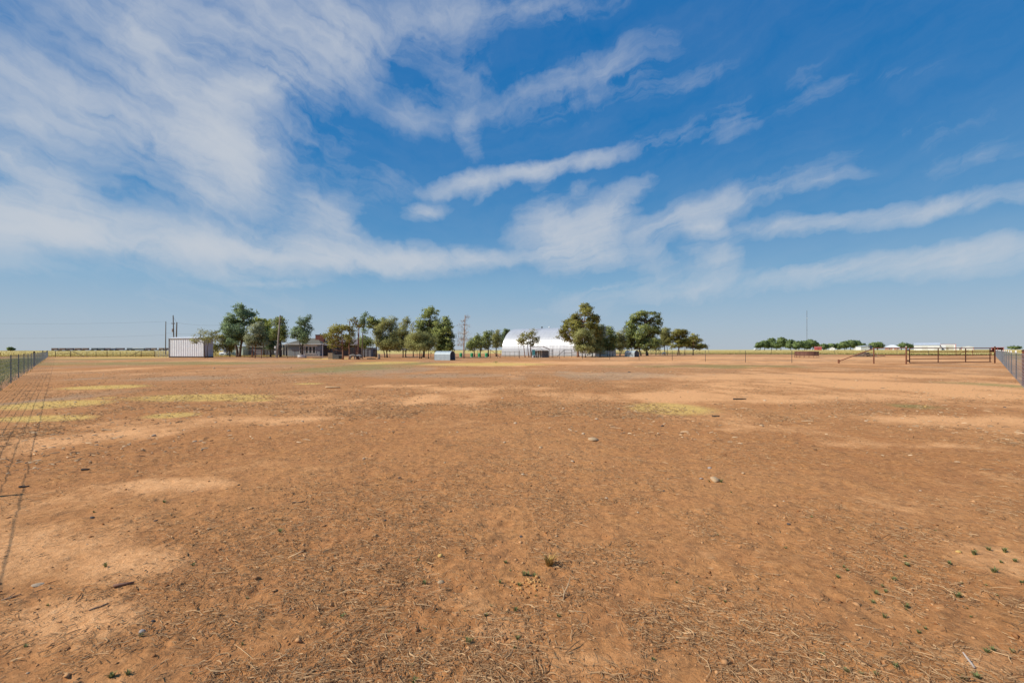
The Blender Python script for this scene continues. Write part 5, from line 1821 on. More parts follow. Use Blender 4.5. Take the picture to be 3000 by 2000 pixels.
# utility poles and wires
def pole(label, px, D, top_px, top_py, r, m, arms=()):
    b = G(px, D)
    t = W(top_px, top_py, D)
    root = thing('utility_pole', label, 'pole', b, 'wooden utility poles')
    MB().tube([b - Vector((0, 0, .4)), lerp(b, t, .5), t], [r * 1.15, r, r * .8], 10).build('shaft', m, root)
    return root, b, t


M_POLE = mat('pole_wood', (0.13, 0.09, 0.07), (0.21, 0.155, 0.12), 8, .9, .004, stretch=(1, 1, .1))
p1, b1, t1 = pole('slim bare utility pole left of the white shed', 484.8, 150, 486, 941, 0.13, M_POLE)
p2, b2, t2 = pole('tallest utility pole with transformer behind the white shed', 510.5, 128, 507.3, 924, 0.15, M_POLE)
p3, b3, t3 = pole('thick short utility pole leaning right behind the white shed', 515, 128, 518.2, 944, 0.17, M_POLE)
p4, b4, t4 = pole('pale leaning utility pole with meter box in front of dark cedar', 810.5, 94.5, 821, 923, 0.15, mat('pale_pole_wood', (0.30, 0.25, 0.20), (0.46, 0.40, 0.33), 8, .9, .004, stretch=(1, 1, .1)))
q_ = W(507.8, 948, 128)
MB().box(q_, (0.95, 0.10, 0.12)).build('crossarm', M_POLE, p2)
for dx in (-.4, 0.35):
    MB().lathe([(0.03, 0.05), (0.06, 0.1), (0.06, 0.2), (0.02, 0.26)], q_ + Vector((dx, 0, 0)), 8).build('insulator', M_TPOST, p2)
q_ = W(505.4, 967.5, 128) + Vector((0.05, -.05, 0))
MB().lathe([(0.16, -.45), (0.2, -.42), (0.2, .35), (0.22, .38), (0.1, .46), (0, .47)], q_, 14).build('transformer', mat('pinkish_tank', (0.36, 0.27, 0.25), (0.46, 0.36, 0.34), 4, .5), p2)
MB().tube([t2, t2 + Vector((0.06, 0, .25))], .02, 5).build('lightning_rod', M_TPOST, p2)
for z_, hh in ((1.5, .5), (0.55, .36)):
    MB().box(b4 + Vector((-0.25, -.1, z_ + .6)), (0.28, 0.2, hh)).build('meter_box', M_WHITE, p4)
MB().box(b4 + Vector((-0.1, -.18, 1.0)), (0.05, 0.05, 2.0)).build('conduit', M_GALV, p4)


def wire(label, a, b, sag, r=0.014):
    pts = []
    for k in range(15):
        t = k / 14
        p = lerp(a, b, t)
        p.z -= sag * 4 * t * (1 - t)
        pts.append(p)
    o = MB().tube(pts, r, 4).build('power_line', mat('cable_black', (0.03, 0.03, 0.032), (0.05, 0.05, 0.052), 5, .6), None)
    tag(o, label, 'cable', 'overhead cables')


wire('upper overhead cable running left from the slim pole', t1 - Vector((0, 0, .1)), W(-160, 944, 150), 0.6)
wire('lower overhead cable running left from the slim pole', W(485.5, 981, 150), W(-160, 990, 150), 0.5)
wire('overhead cable between the tall pole and the thick short pole', t2 - Vector((0, 0, .3)), t3, .1)
wire('overhead service cable from thick pole to pale leaning pole', t3 - Vector((0, 0, .1)), t4 - Vector((0, 0, .4)), 1.2)
wire('overhead service cable from the pale leaning pole to the farmhouse', t4 - Vector((0, 0, .8)), G(880, 113) + Vector((0, 0, 4.2)), .6)
wire('low overhead cable above the white shed roof', W(485.5, 975, 150), W(605, 978, 120), .2)
wire('overhead cable between the slim pole and the tallest pole', t1 - Vector((0, 0, .4)), W(507.5, 946, 128), .25)

# radio mast
b = G(2364, 1300)
top = (1012 - 905) / F * 1300 * 1.0
root = thing('radio_mast', 'tall thin lattice radio mast above the far grove', 'mast', b)
put = local(root)
hm = 112
for k in range(3):
    a = 2 * pi * k / 3
    put(MB().tube([(0.8 * cos(a), 0.8 * sin(a), 0), (0.55 * cos(a), 0.55 * sin(a), hm)], .2, 4), 'leg', mat('mast_steel', (0.13, 0.15, 0.18), (0.19, 0.21, 0.24), 1, .7))
mb = MB()
for k in range(70):
    a0, a1 = 2 * pi * k / 3, 2 * pi * (k + 1) / 3
    z0, z1 = hm * k / 70, hm * (k + 1) / 70
    mb.tube([(0.7 * cos(a0), 0.7 * sin(a0), z0), (0.7 * cos(a1), 0.7 * sin(a1), z1)], .07, 3, False)
put(mb, 'bracing', MATS['mast_steel'])
for zz in (56, 90):
    put(MB().lathe([(0.9, -.5), (1.3, 0), (0.9, .5)], (0, -1, zz), 10), 'dish', M_WHITE if zz > 60 else MATS['mast_steel'])

# far buildings on the right
M_RED = mat('barn_red', (0.36, 0.065, 0.06), (0.46, 0.105, 0.095), 1, .8)
M_WB = mat('white_sheet', (0.66, 0.67, 0.67), (0.76, 0.77, 0.77), .6, .6)
M_SILVERROOF = mat('silver_roof', (0.42, 0.46, 0.50), (0.52, 0.56, 0.60), .6, .5)
M_REDTRIM = mat('red_trim', (0.42, 0.14, 0.12), (0.50, 0.18, 0.16), 2, .7)


def perp(px0, px1, D0):
    """distance of the other end of a front that faces the paddock corner squarely"""
    u0, u1 = (px0 - 1500) / F, (px1 - 1500) / F
    um = (u0 + u1) / 2
    t = (u1 - u0) * D0 / (1 + um * u1)
    return D0 - um * t


def zpx(z, x):
    return Z[z][0] + x / Z[z][2]


building('red_shed', 'small red gabled shed in front of the far grove', 'shed', zpx(7, 1325), zpx(7, 1455), 400, perp(zpx(7, 1325), zpx(7, 1455), 400), 4, 2.2, 0.9, M_RED, mat('dull_red_roof', (0.30, 0.09, 0.08), (0.38, 0.13, 0.11), 1, .8), .15, [('door', 3, 1, 1.2, 1.8, mat('red_door', (0.25, 0.05, 0.05), (0.3, 0.07, 0.07), 2), None)])


def gable_front(name, label, z, x0, x1, yw, yr, D, depth, wm, rm, group=None, door=None, trim=None):
    """building whose gable faces the camera"""
    A = G(zpx(z, x0), D)
    m = D / F / Z[z][2]
    B_ = G(zpx(z, x1), perp(zpx(z, x0), zpx(z, x1), D))
    v = B_ - A
    Wd = math.hypot(v.x, v.y)
    hw, hr = yw * m, yr * m
    root = thing(name, label, name.split('_')[-1], A, group, atan2(v.y, v.x))
    put = local(root)
    put(prism(MB(), [(0, 0), (Wd, 0), (Wd, hw), (Wd / 2, hr), (0, hw)], 0, depth), 'wall', wm)
    th = .15
    put(prism(MB(), [(-.2, hw - .02), (Wd / 2, hr + .02), (Wd + .2, hw - .02), (Wd + .2, hw + th), (Wd / 2, hr + th + .05), (-.2, hw + th)], -.25, depth + .25), 'roof', rm)
    if door:
        put(MB().box((Wd * door[0], -.05, hw * .4), (Wd * door[1], .08, hw * .8)), 'door', door[2])
    if trim:
        put(MB().box((0.12, -.06, hw / 2), (.3, .1, hw)), 'corner_trim', trim)
        put(MB().box((Wd - .12, -.06, hw / 2), (.3, .1, hw)), 'corner_trim', trim)
    return root


gable_front('garden_shed', 'left white garden shed before the far trees', 7, 1585, 1680, 32, 48, 400, 5, M_WB, M_WB, 'white garden sheds', (.5, .3, M_OFFW))
gable_front('garden_shed', 'right white garden shed just left of the slanted farmhouse', 7, 2005, 2085, 26, 40, 400, 5, M_OFFW, M_WB, 'white garden sheds', (.5, .3, M_OFFW))
# slanted white farmhouse with a blue end
A = G(zpx(7, 2130), 390)
m = 390 / F / 5.88
root = thing('white_farmhouse', 'white house with slanting roof and dark blue end behind brush pile', 'house', A)
put = local(root)
put(prism(MB(), [(0, 0), (155 * m, 0), (155 * m, 76 * m), (0, 56 * m)], 0, 6), 'wall', M_WB)
put(prism(MB(), [(-.3, 56 * m), (156 * m, 76 * m), (156 * m, 76 * m + .25), (-.3, 56 * m + .25)], -.3, 6.3), 'roof', M_SILVERROOF)
w1 = put(MB().box((138 * m, -.05, 58 * m), (1.1, .1, 1.4)), 'window', M_OFFW)
put(MB().box((138 * m, -.11, 58 * m), (.9, .04, 1.2)), 'pane', M_GLASS, w1)
put(MB().box((176 * m, 3, 39 * m), (40 * m, 5.6, 78 * m)), 'blue_end', mat('navy_wall', (0.05, 0.06, 0.12), (0.08, 0.09, 0.16), 2, .8))
# house with pale roof and pink brick
building('brick_house', 'low pink brick house with a pale hipped roof on the horizon', 'house', zpx(8, 175), zpx(8, 400), 400, perp(zpx(8, 175), zpx(8, 400), 400), 8, 2.2, 2.1, mat('pink_brick', (0.36, 0.20, 0.16), (0.44, 0.26, 0.21), 2, .9), M_WB, .5,
         [('window', 3, 1.2, 1.2, 1.0, M_OFFW, M_GLASS), ('window', 8.5, 1.2, 1.2, 1.0, M_OFFW, M_GLASS), ('door', 5.6, 1.0, 1.0, 1.9, M_OFFW, None)], 3.5)
# long white barn and red trimmed bays
building('long_barn', 'long low white barn with silver roof behind the pipe gate', 'barn', zpx(8, 628), zpx(8, 1032), 340, perp(zpx(8, 628), zpx(8, 1032), 340), 14, 3.6, 1.9, M_WB, M_SILVERROOF, .3, [('door', 6, 1.5, 3, 2.8, M_OFFW, None), ('panel', 13, 1.2, 4, 2.2, M_OFFW, None)])
r_, put, Lb = building('trimmed_barn', 'white building with red edging joined right of the long barn', 'barn', zpx(8, 1036), zpx(8, 1286), 340, perp(zpx(8, 1036), zpx(8, 1286), 340), 12, 4.3, 0, M_WB, M_REDTRIM, .12, [('panel', 5.2, 2.0, 4.2, 3.6, mat('beige_bay', (0.50, 0.49, 0.43), (0.58, 0.57, 0.50), 1, .8), None), ('door', 4, 1.1, 1.2, 2.2, mat('khaki_door', (.3, .27, .2), (.36, .33, .25), 2), None)])
for x in (0.1, Lb - .1):
    put(MB().box((x, -.08, 2.2), (.35, .12, 4.5)), 'corner_trim', M_REDTRIM)
gable_front('white_barn', 'wide white gabled barn with pinkish right edge on horizon', 8, 1370, 1568, 46, 60, 345, 14, M_WB, M_WB, None, (.5, .8, M_OFFW), M_REDTRIM)
building('flat_shed', 'tiny low white shed between the two right barns', 'shed', zpx(8, 1296), zpx(8, 1362), 360, perp(zpx(8, 1296), zpx(8, 1362), 360), 5, 2.2, 0, M_WB, M_OFFW, .1, [('door', 2, 1, 1, 1.8, M_GREYWALL, None)])
# loafing shed with red frame
A = G(zpx(8, 1845), 190)
m = 190 / F / 5.345
root = thing('loafing_shed', 'open fronted dark shed with red edging above the gate latch', 'shed', A, None, -0.80)
put = local(root)
wd, hh = 185 * m / 1.43, 52 * m
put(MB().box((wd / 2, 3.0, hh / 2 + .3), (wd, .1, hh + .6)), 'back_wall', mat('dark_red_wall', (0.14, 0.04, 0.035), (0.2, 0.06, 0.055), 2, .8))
for x in (.06, wd - .06):
    put(MB().box((x, 1.5, hh / 2 + .3), (.12, 3, hh + .6)), 'side_wall', M_RED)
put(MB().box((wd / 2, 1.4, hh + .68), (wd + .5, 3.6, .14)), 'roof', M_REDTRIM)
for x in (.1, wd * .5, wd - .1):
    put(MB().box((x, 0.0, hh / 2 + .3), (.18, .18, hh + .6)), 'post', M_RED)

# vehicles
def car(label, loc, rz, sc, body_m, truck=False, name='parked_car'):
    root = thing(name, label, 'pickup' if truck else 'car', loc, None, rz)
    root.scale = (sc,) * 3
    put = local(root)
    prof = [(-2.25, .35), (2.2, .35), (2.25, .75), (2.1, .95), (1.1, 1.05), (-2.2, 1.05), (-2.25, .8)] if truck else [(-2.2, .32), (2.2, .32), (2.22, .7), (2.0, .85), (1.1, .95), (-1.9, 1.0), (-2.22, .85)]
    body = put(prism(MB(), prof, -.88, .88), 'body', body_m)
    cab = [(-.35, 1.04), (1.15, 1.02), (.65, 1.7), (-.25, 1.74)] if truck else [(-1.75, .98), (1.15, .94), (.45, 1.45), (-1.15, 1.47)]
    cb = put(prism(MB(), cab, -.78, .78), 'cabin', body_m)
    w = [((x - .35) * .86 + .35 if truck else (x + .3) * .86 - .3, (z - 1.03) * .8 + 1.09) for x, z in cab]
    put(prism(MB(), w, -.79, .79), 'side_window', M_GLASS, cb)
    a, b = Vector((cab[1][0], 0, cab[1][1])), Vector((cab[2][0], 0, cab[2][1]))
    put(MB().quad(a + Vector((.0, -.7, .06)), a + Vector((.0, .7, .06)), b + Vector((.03, .66, -.04)), b + Vector((.03, -.66, -.04))), 'windscreen', M_GLASS, cb)
    for x in (-1.4, 1.4):
        for y in (-.86, .86):
            wh = put(MB().lathe([(.0, -.11), (.34, -.11), (.36, -.06), (.36, .06), (.34, .11), (.0, .11)], (0, 0, 0), 14, 'x'), 'wheel', M_TYRE)
            wh.location = (x, y, .36)
            wh.rotation_euler = (0, 0, R(90))
            put(MB().lathe([(.0, -.12), (.2, -.12), (.2, .12), (.0, .12)], (0, 0, 0), 10, 'x'), 'hub', M_STEEL, wh)
    for y in (-.65, .65):
        put(MB().box((2.2, y, .72), (.1, .32, .16)), 'headlight', M_STEEL, body)
    put(MB().box((2.24, 0, .66), (.06, .8, .2)), 'grille', M_TPOST, body)
    put(MB().box((2.26, 0, .42), (.1, 1.76, .18)), 'bumper', M_STEEL, body)
    return root


car('white pickup facing the camera between shed and green shed', G(671, 116), R(-98), 1.0, M_WHITE, True, 'parked_pickup')
car('white car parked at the left end of the far grove', G(2216, 420), R(8), 1.0, M_WHITE)

# freight train on the left horizon
cols = {'brown': mat('freight_brown', (0.19, 0.125, 0.105), (0.26, 0.18, 0.155), 1, .8), 'plum': mat('freight_plum', (0.13, 0.105, 0.12), (0.18, 0.15, 0.165), 1, .8), 'slate': mat('freight_slate', (0.10, 0.12, 0.14), (0.15, 0.17, 0.19), 1, .8),
        'blue': mat('freight_blue', (0.10, 0.13, 0.21), (0.14, 0.18, 0.27), 1, .8), 'tan': mat('freight_tan', (0.25, 0.18, 0.14), (0.33, 0.25, 0.20), 1, .8), 'white': M_WB}
train = [(705, 785, 'brown'), (812, 895, 'brown'), (920, 1000, 'plum'), (1025, 1105, 'brown'), (1130, 1207, 'brown'), (1255, 1330, 'slate'), (1350, 1428, 'slate'), (1447, 1520, 'plum'), (1524, 1590, 'blue'), (1602, 1700, 'plum'),
         (1745, 1815, 'slate'), (1822, 1980, 'white'), (2000, 2065, 'plum'), (2085, 2145, 'tan'), (2185, 2245, 'tan'), (2265, 2330, 'plum')]
words_ = ['first', 'second', 'third', 'fourth', 'fifth', 'sixth', 'seventh', 'eighth', 'ninth', 'tenth', 'eleventh', 'twelfth', 'thirteenth', 'fourteenth', 'fifteenth', 'sixteenth']
DT = 640
for k, (x0, x1, cname) in enumerate(train):
    a, b = G(x0 / 4.704, DT), G(x1 / 4.704, DT)
    Lc = b.x - a.x
    nx = train[k + 1][0] if k + 1 < len(train) else x1 + 20
    gap = (nx - x1) / 4.704 * DT / F
    fc = thing('flat_wagon', 'low dark flat wagon, %s from the left of the train' % words_[k], 'wagon', a, 'wagons of the freight train')
    put = local(fc)
    put(MB().box((Lc / 2 + gap / 2, 1.4, .95), (Lc + gap - .3, 2.7, .35)), 'deck', M_TPOST)
    for xx in (1.0, Lc + gap - 1.3):
        bg_ = put(MB().box((xx, 1.4, .55), (1.9, 2.2, .3)), 'bogie', M_TPOST)
        for wx in (-.6, .6):
            for wy in (0.5, 2.3):
                put(MB().lathe([(0, -.07), (.42, -.07), (.45, .0), (.42, .07), (0, .07)], (0, 0, 0), 10, 'x'), 'wheel', M_TYRE, bg_).matrix_local = Matrix.Translation((xx + wx, wy, .45)) @ Matrix.Rotation(R(90), 4, 'Z')
    co = thing('freight_container', '%s freight container, %s from the left of the train' % ({'plum': 'plum grey', 'slate': 'slate grey', 'white': 'white topped long'}.get(cname, cname), words_[k]), 'container', a + Vector((0, 0, 1.14)), 'containers on the freight train')
    put = local(co)
    hc = 2.45 if cname != 'white' else 2.1
    put(MB().box((Lc / 2, 1.4, hc / 2), (Lc, 2.4, hc)), 'shell', cols[cname] if cname != 'white' else cols['slate'])
    for s in range(7):
        put(MB().box((Lc * (s + .5) / 7, .16, hc / 2), (.22, .08, hc - .3)), 'rib', cols[cname] if cname != 'white' else cols['slate'])
    put(MB().box((Lc / 2, 1.4, hc + .05), (Lc + .04, 2.46, .1 if cname not in ('white', 'blue') else .5)), 'roof', M_WB if cname in ('white', 'blue') else cols[cname])
tk = MB().box((G(240, DT).x, DT + 1.4, H(-600, DT) + .06), (330, 3.6, .3)).build('rail_bed', mat('ballast', (0.13, 0.11, 0.10), (0.22, 0.19, 0.17), 2, .95))
tk['kind'] = 'structure'

# ------------------------------------------------------------------ yard odds and ends
# stock tank
root = thing('stock_tank', 'round pale galvanised water tank inside the yard fence', 'tank', G(885, 88))
put = local(root)
put(MB().lathe([(0.78, 0), (0.80, .05), (0.80, .28), (.82, .30), (.80, .32), (.80, .56), (.83, .60), (.76, .58), (.74, .12), (0, .12)], (0, 0, 0), 24), 'wall', mat('pale_galv', (0.60, 0.62, 0.60), (0.72, 0.74, 0.72), 4, .5, 0, .2), None, True)
put(MB().lathe([(0.0, .43), (.745, .43)], (0, 0, 0), 24, cap=False), 'water', M_GLASS)
# pallet crate and dark box
root = thing('pallet_bin', 'pale wooden pallet bin under the olive juniper', 'crate', G(961, 76))
put = local(root)
sc_ = 76 / F / 6.533
for k in range(7):
    put(MB().box((85 * sc_ / 2, 0, .06 + .15 * k), (85 * sc_, .03, .11)), 'slat', mat('pale_pallet', (.36, .25, .16), (.50, .37, .26), 5, .9))
for x in (.04, 85 * sc_ - .04):
    put(MB().box((x, .05, .53), (.09, .06, 1.05)), 'post', M_WOOD)
put(MB().box((85 * sc_ / 2, .9, .5), (85 * sc_, .03, 1.0)).box((0, .48, .5), (.03, .8, 1.0)).box((85 * sc_, .48, .5), (.03, .8, 1.0)), 'panel', M_WOOD)
root = thing('feed_box', 'dark grey feed box beside the pallet bin under the juniper', 'box', G(974.5, 75))
put = local(root)
put(MB().box((.75, .5, .33), (1.55, .9, .64)), 'box_body', mat('dark_box', (.10, .10, .10), (.16, .155, .15), 5, .85))
put(MB().box((.75, .5, .68), (1.6, .95, .06)), 'lid', M_GREYWALL)
put(MB().box((1.25, .02, .3), (.5, .04, .5)), 'black_panel', M_TYRE)
for sgn in (0.1, 1.4):
    put(MB().box((sgn, .1, .02), (.1, .1, .06)), 'foot', M_DWOOD)
root = thing('loose_planks', 'low plank stack lying flat before the yard fence post', 'planks', G(913, 78))
put = local(root)
for k in range(4):
    put(MB().box((.8 + .08 * k, .12 * k, .04 + .045 * (k % 2)), (1.5 - .1 * k, .13, .04), .04 * k), 'plank', M_DWOOD if k % 2 else M_WOOD)
o = thing('tall_post', 'tall pale wooden post standing alone right of the farmhouse windows', 'post', G(945.5, 83))
put = local(o)
put(MB().tube([(0, 0, -.3), (.0, 0, 1.3), (.02, 0, 2.55)], [.06, .055, .05], 8), 'shaft', mat('lavender_post', (.36, .33, .36), (.46, .43, .46), 6, .8))
put(MB().box((0, 0, 2.6), (.55, .12, .1)), 'crosspiece', MATS['lavender_post'])
root = thing('old_stump', 'weathered upright grey stump alone right of the two grey animals', 'stump', G(1110, 76))
put = local(root)
put(MB().tube([(0, 0, -.1), (.02, 0, .3), (-.02, 0, .62), (0.03, .02, .86)], [.26, .2, .19, .16], 9), 'wood', M_WOOD, None, True)
put(MB().tube([(-.1, -.1, .5), (-.18, -.12, .95)], [.07, .03], 6), 'splinter', M_BARKP)
root = thing('fallen_log', 'thin dark log lying on the ground left of the grey stump', 'log', G(1075, 76))
put = local(root)
put(MB().tube([(0, 0, .07), (.6, .05, .09), (1.5, -.04, .07)], [.075, .065, .05], 8), 'wood', M_BARKD, None, True)
put(MB().tube([(.6, .05, .09), (.8, .1, .28)], [.03, .012], 5), 'branch_stub', M_BARKD)


# animals: one continuous skin each
def animal(name, label, cat, loc, rz, body_m, head_m, head_down=1.0, s=1.0, group=None):
    pts = {
        'pelvis': (-.42, 0, .66, .17, .19), 'loin': (-.18, 0, .68, .19, .20), 'chest': (.16, 0, .66, .21, .22), 'shoulder': (.36, 0, .66, .16, .19),
        'neck': (.52, 0, .66 - .10 * head_down, .10, .12), 'poll': (.64, 0, .62 - .26 * head_down, .075, .085), 'muzzle': (.78, 0, .58 - .42 * head_down, .045, .05),
        'tail': (-.58, 0, .70, .05, .05), 'tail_tip': (-.63, 0, .52, .03, .03)}
    edges = [('pelvis', 'loin'), ('loin', 'chest'), ('chest', 'shoulder'), ('shoulder', 'neck'), ('neck', 'poll'), ('poll', 'muzzle'), ('pelvis', 'tail'), ('tail', 'tail_tip')]
    for sgn, n in ((-1, 'l'), (1, 'r')):
        y = .11 * sgn
        pts['hip' + n] = (-.40, y, .50, .10, .11)
        pts['stifle' + n] = (-.32, y, .38, .065, .07)
        pts['hock' + n] = (-.46, y, .22, .034, .036)
        pts['hhoof' + n] = (-.44, y, .02, .034, .034)
        pts['elbow' + n] = (.26, y, .44, .075, .08)
        pts['knee' + n] = (.28, y, .22, .036, .036)
        pts['fhoof' + n] = (.27, y, .02, .034, .034)
        edges += [('pelvis', 'hip' + n), ('hip' + n, 'stifle' + n), ('stifle' + n, 'hock' + n), ('hock' + n, 'hhoof' + n), ('shoulder', 'elbow' + n), ('elbow' + n, 'knee' + n), ('knee' + n, 'fhoof' + n)]
    names = list(pts)
    me = bpy.data.meshes.new('body')
    me.from_pydata([tuple(c * s for c in pts[n][:3]) for n in names], [(names.index(a), names.index(b)) for a, b in edges], [])
    o = bpy.data.objects.new('body', me)
    COL.objects.link(o)
    md = o.modifiers.new('Skin', 'SKIN')
    md.use_smooth_shade = True
    sk = me.skin_vertices[0].data
    for i, n in enumerate(names):
        sk[i].radius = (pts[n][3] * s, pts[n][4] * s)
        sk[i].use_root = (n == 'pelvis')
    ss = o.modifiers.new('Subsurf', 'SUBSURF')
    ss.levels = ss.render_levels = 2
    dg = bpy.context.evaluated_depsgraph_get()
    m2 = bpy.data.meshes.new_from_object(o.evaluated_get(dg))
    bpy.data.objects.remove(o)
    m2.materials.clear()
    m2.materials.append(body_m)
    m2.materials.append(head_m)
    idx = [1 if (p.center.x > .56 * s and p.center.z < (.62 if head_down > .3 else .9) * s) else 0 for p in m2.polygons]
    m2.polygons.foreach_set('material_index', idx)
    m2.polygons.foreach_set('use_smooth', np.ones(len(m2.polygons), dtype=bool))
    root = thing(name, label, cat, loc, group, rz)
    b = bpy.data.objects.new('body', m2)
    COL.objects.link(b)
    b.parent = root
    for sgn in (-1, 1):
        e = MB().tube([(.63 * s, .06 * sgn * s, (.66 - .24 * head_down) * s), (.60 * s, .15 * sgn * s, (.66 - .27 * head_down) * s), (.59 * s, .20 * sgn * s, (.62 - .28 * head_down) * s)], [.02 * s, .032 * s, .008 * s], 6)
        mb_local(e, 'ear', head_m, root, True)
    return root


M_WOOL = mat('grey_wool', (0.15, 0.135, 0.115), (0.24, 0.22, 0.19), 22, .95, .01)
M_WOOL2 = mat('blue_grey_wool', (0.15, 0.148, 0.15), (0.23, 0.225, 0.225), 22, .95, .01)
M_FACE = mat('dark_face', (0.03, 0.026, 0.024), (0.055, 0.048, 0.044), 14, .9)
M_CREAM = mat('cream_coat', (0.62, 0.50, 0.36), (0.74, 0.62, 0.47), 14, .95, .008)
animal('grazing_sheep', 'grey brown woolly sheep grazing left of the orange trunk', 'sheep', G(1034, 70.3), R(-8), M_WOOL, M_FACE, 1.0, 1.0, 'sheep under the half dead juniper')
animal('grazing_sheep', 'blue grey woolly sheep grazing right of the orange trunk', 'sheep', G(1051.5, 70.6), R(-20), M_WOOL2, M_FACE, 1.0, .95, 'sheep under the half dead juniper')
animal('cream_sheep', 'cream coloured animal with lowered head on bare dirt right of small hut', 'sheep', G(1945, 118), R(208), M_CREAM, M_CREAM, 1.1, 1.05)

# ------------------------------------------------------------------ stones, sticks and tufts in the foreground
def stone_mesh(seed):
    import bmesh
    bm = bmesh.new()
    bmesh.ops.create_icosphere(bm, subdivisions=2, radius=1.0)
    rs = np.random.default_rng(seed)
    off = rs.uniform(-5, 5, 3)
    for v in bm.verts:
        n = Vector((float(vnoise(v.co.x * 1.3 + off[0], v.co.y * 1.3 + v.co.z * 1.7 + off[1], seed)), float(vnoise(v.co.y * 1.3 + off[1], v.co.z * 1.3 + off[2], seed + 1)), 0))
        v.co *= 0.72 + 0.55 * n.x
        v.co.z *= 0.55
        if v.co.z < -.25:
            v.co.z = -.25
    me = bpy.data.meshes.new('stone')
    bm.to_mesh(me)
    bm.free()
    me.polygons.foreach_set('use_smooth', np.ones(len(me.polygons), dtype=bool))
    return me


STONES = [stone_mesh(s) for s in range(6)]
SM = {'tan': mat('tan_stone', (0.42, 0.27, 0.14), (0.58, 0.40, 0.23), 30, .9, .003), 'pale': mat('pale_stone', (0.46, 0.32, 0.19), (0.60, 0.45, 0.30), 30, .85, .003),
      'grey': mat('grey_stone', (0.34, 0.28, 0.23), (0.50, 0.43, 0.37), 30, .8, .003), 'dark': mat('dark_stone', (0.06, 0.05, 0.045), (0.12, 0.10, 0.09), 30, .9, .003), 'yellow': mat('yellow_stone', (0.58, 0.36, 0.10), (0.72, 0.48, 0.17), 30, .9, .003)}
SMESH = {}


def gz(x, y):
    return float(ground_z(np.array([x]), np.array([y]))[0])


def stone(px, py, w, kind, label=None, sq=1.0):
    p = GP(px, py)
    r = (w if label else w * .8) / 2 / F * p.y
    v = random.randrange(6)
    key = (kind, v)
    if key not in SMESH:
        me = STONES[v].copy()
        me.materials.append(SM[kind])
        SMESH[key] = me
    o = bpy.data.objects.new('stone', SMESH[key])
    COL.objects.link(o)
    o.location = (p.x, p.y, gz(p.x, p.y) + r * .12)
    o.rotation_euler = (random.uniform(-.2, .2), random.uniform(-.2, .2), random.uniform(0, 6.28))
    o.scale = (r * 1.05, r * .95, r * sq)
    if label:
        tag(o, label, 'stone')
    else:
        where = ('left', 'middle', 'right')[0 if px < 1000 else 1 if px < 2000 else 2]
        far = 'far' if py < 1300 else 'near'
        col = {'dark': 'dark brown', 'yellow': 'yellowish'}.get(kind, kind)
        tag(o, 'small %s stone on the %s dirt, %s third of the picture' % (col, far, where), 'stone', '%s stones on the %s %s dirt' % (col, far, where))
    return o


stone(414.5, 1848, 18, 'grey', 'round pale grey stone alone at bottom left of the dirt', 1.3)
stone(2095, 1408, 31, 'tan', 'largest flat tan stone with green tufts right of centre')
stone(1738, 1288, 28, 'tan', 'wide crumbly tan clod in the middle distance')
stone(1288, 1628, 16, 'yellow', 'bright yellow stone at lower centre', 1.1)
stone(1290.5, 1705, 18, 'tan', 'rounded orange stone below the bright yellow one', 1.1)
stone(2808, 1618, 15, 'yellow', 'yellow stone near green tufts at lower right')
stone(111, 1711, 26, 'pale', 'thin flat white stone at lower left edge', .5)
stone(2079, 1368, 12, 'grey', 'pale grey stone behind the largest flat tan stone', 1.2)
for px, py, w, k in (
        (1477.6, 1295, 11, 'pale'), (1583.7, 1309, 14, 'tan'), (1536, 1315, 10, 'tan'), (1708, 1270, 11, 'pale'), (1677, 1352, 14, 'pale'), (1733, 1357, 9, 'tan'), (1531, 1388, 16, 'pale'), (1543, 1386, 11, 'pale'), (2053, 1402, 12, 'grey'), (2176, 1387, 12, 'tan'),
        (1776, 1458, 14, 'pale'), (1944, 1438, 11, 'dark'), (1600, 1469, 9, 'tan'), (1526, 1571, 12, 'dark'), (1868, 1502, 9, 'pale'), (81, 1973, 13, 'pale'), (448, 1818, 13, 'dark'), (1584, 1823, 9, 'pale'), (2816, 1713, 14, 'dark'),
        (631, 1236, 10, 'pale'), (570, 1292, 17, 'pale'), (670, 1262, 12, 'pale'), (886, 1234, 11, 'pale'), (942.5, 1257, 11, 'pale'), (1126, 1286, 9, 'dark'), (1148, 1198, 9, 'dark'), (449, 1276, 16, 'pale'), (1509.5, 1238, 13, 'pale'), (1669, 1258, 11, 'pale'),
        (1708.5, 1269, 12, 'pale'), (1747.6, 1227, 13, 'pale'), (1650.6, 1196, 11, 'pale'), (1812, 1197, 11, 'pale'), (1472, 1167, 10, 'pale'), (1579, 1131, 10, 'pale'), (1940, 1246, 13, 'dark'), (2240, 1173, 13, 'pale'), (2430, 1220, 11, 'tan'), (2448, 1221, 12, 'tan'),
        (2553, 1218, 9, 'tan'), (2537, 1231, 10, 'pale'), (2724.5, 1170, 11, 'tan'), (2757, 1208, 13, 'tan'), (2711, 1191, 10, 'yellow'), (2451, 1165, 9, 'tan'), (2231, 1247, 16, 'tan'), (270, 1519, 14, 'dark'), (1066, 1343, 12, 'pale'), (1068, 1358, 9, 'tan'), (1170, 1399, 12, 'dark'),
        (1127, 1524, 12, 'dark'), (1302, 1354, 11, 'tan'), (930, 1725, 13, 'tan'), (960, 1738, 10, 'dark'), (2310, 1538, 13, 'dark'), (2640, 1545, 11, 'dark'), (610, 1549, 12, 'tan'), (455, 1523, 13, 'dark'), (1340, 1264, 9, 'pale'), (2290, 1180, 8, 'pale')):
    stone(px, py, w, k)
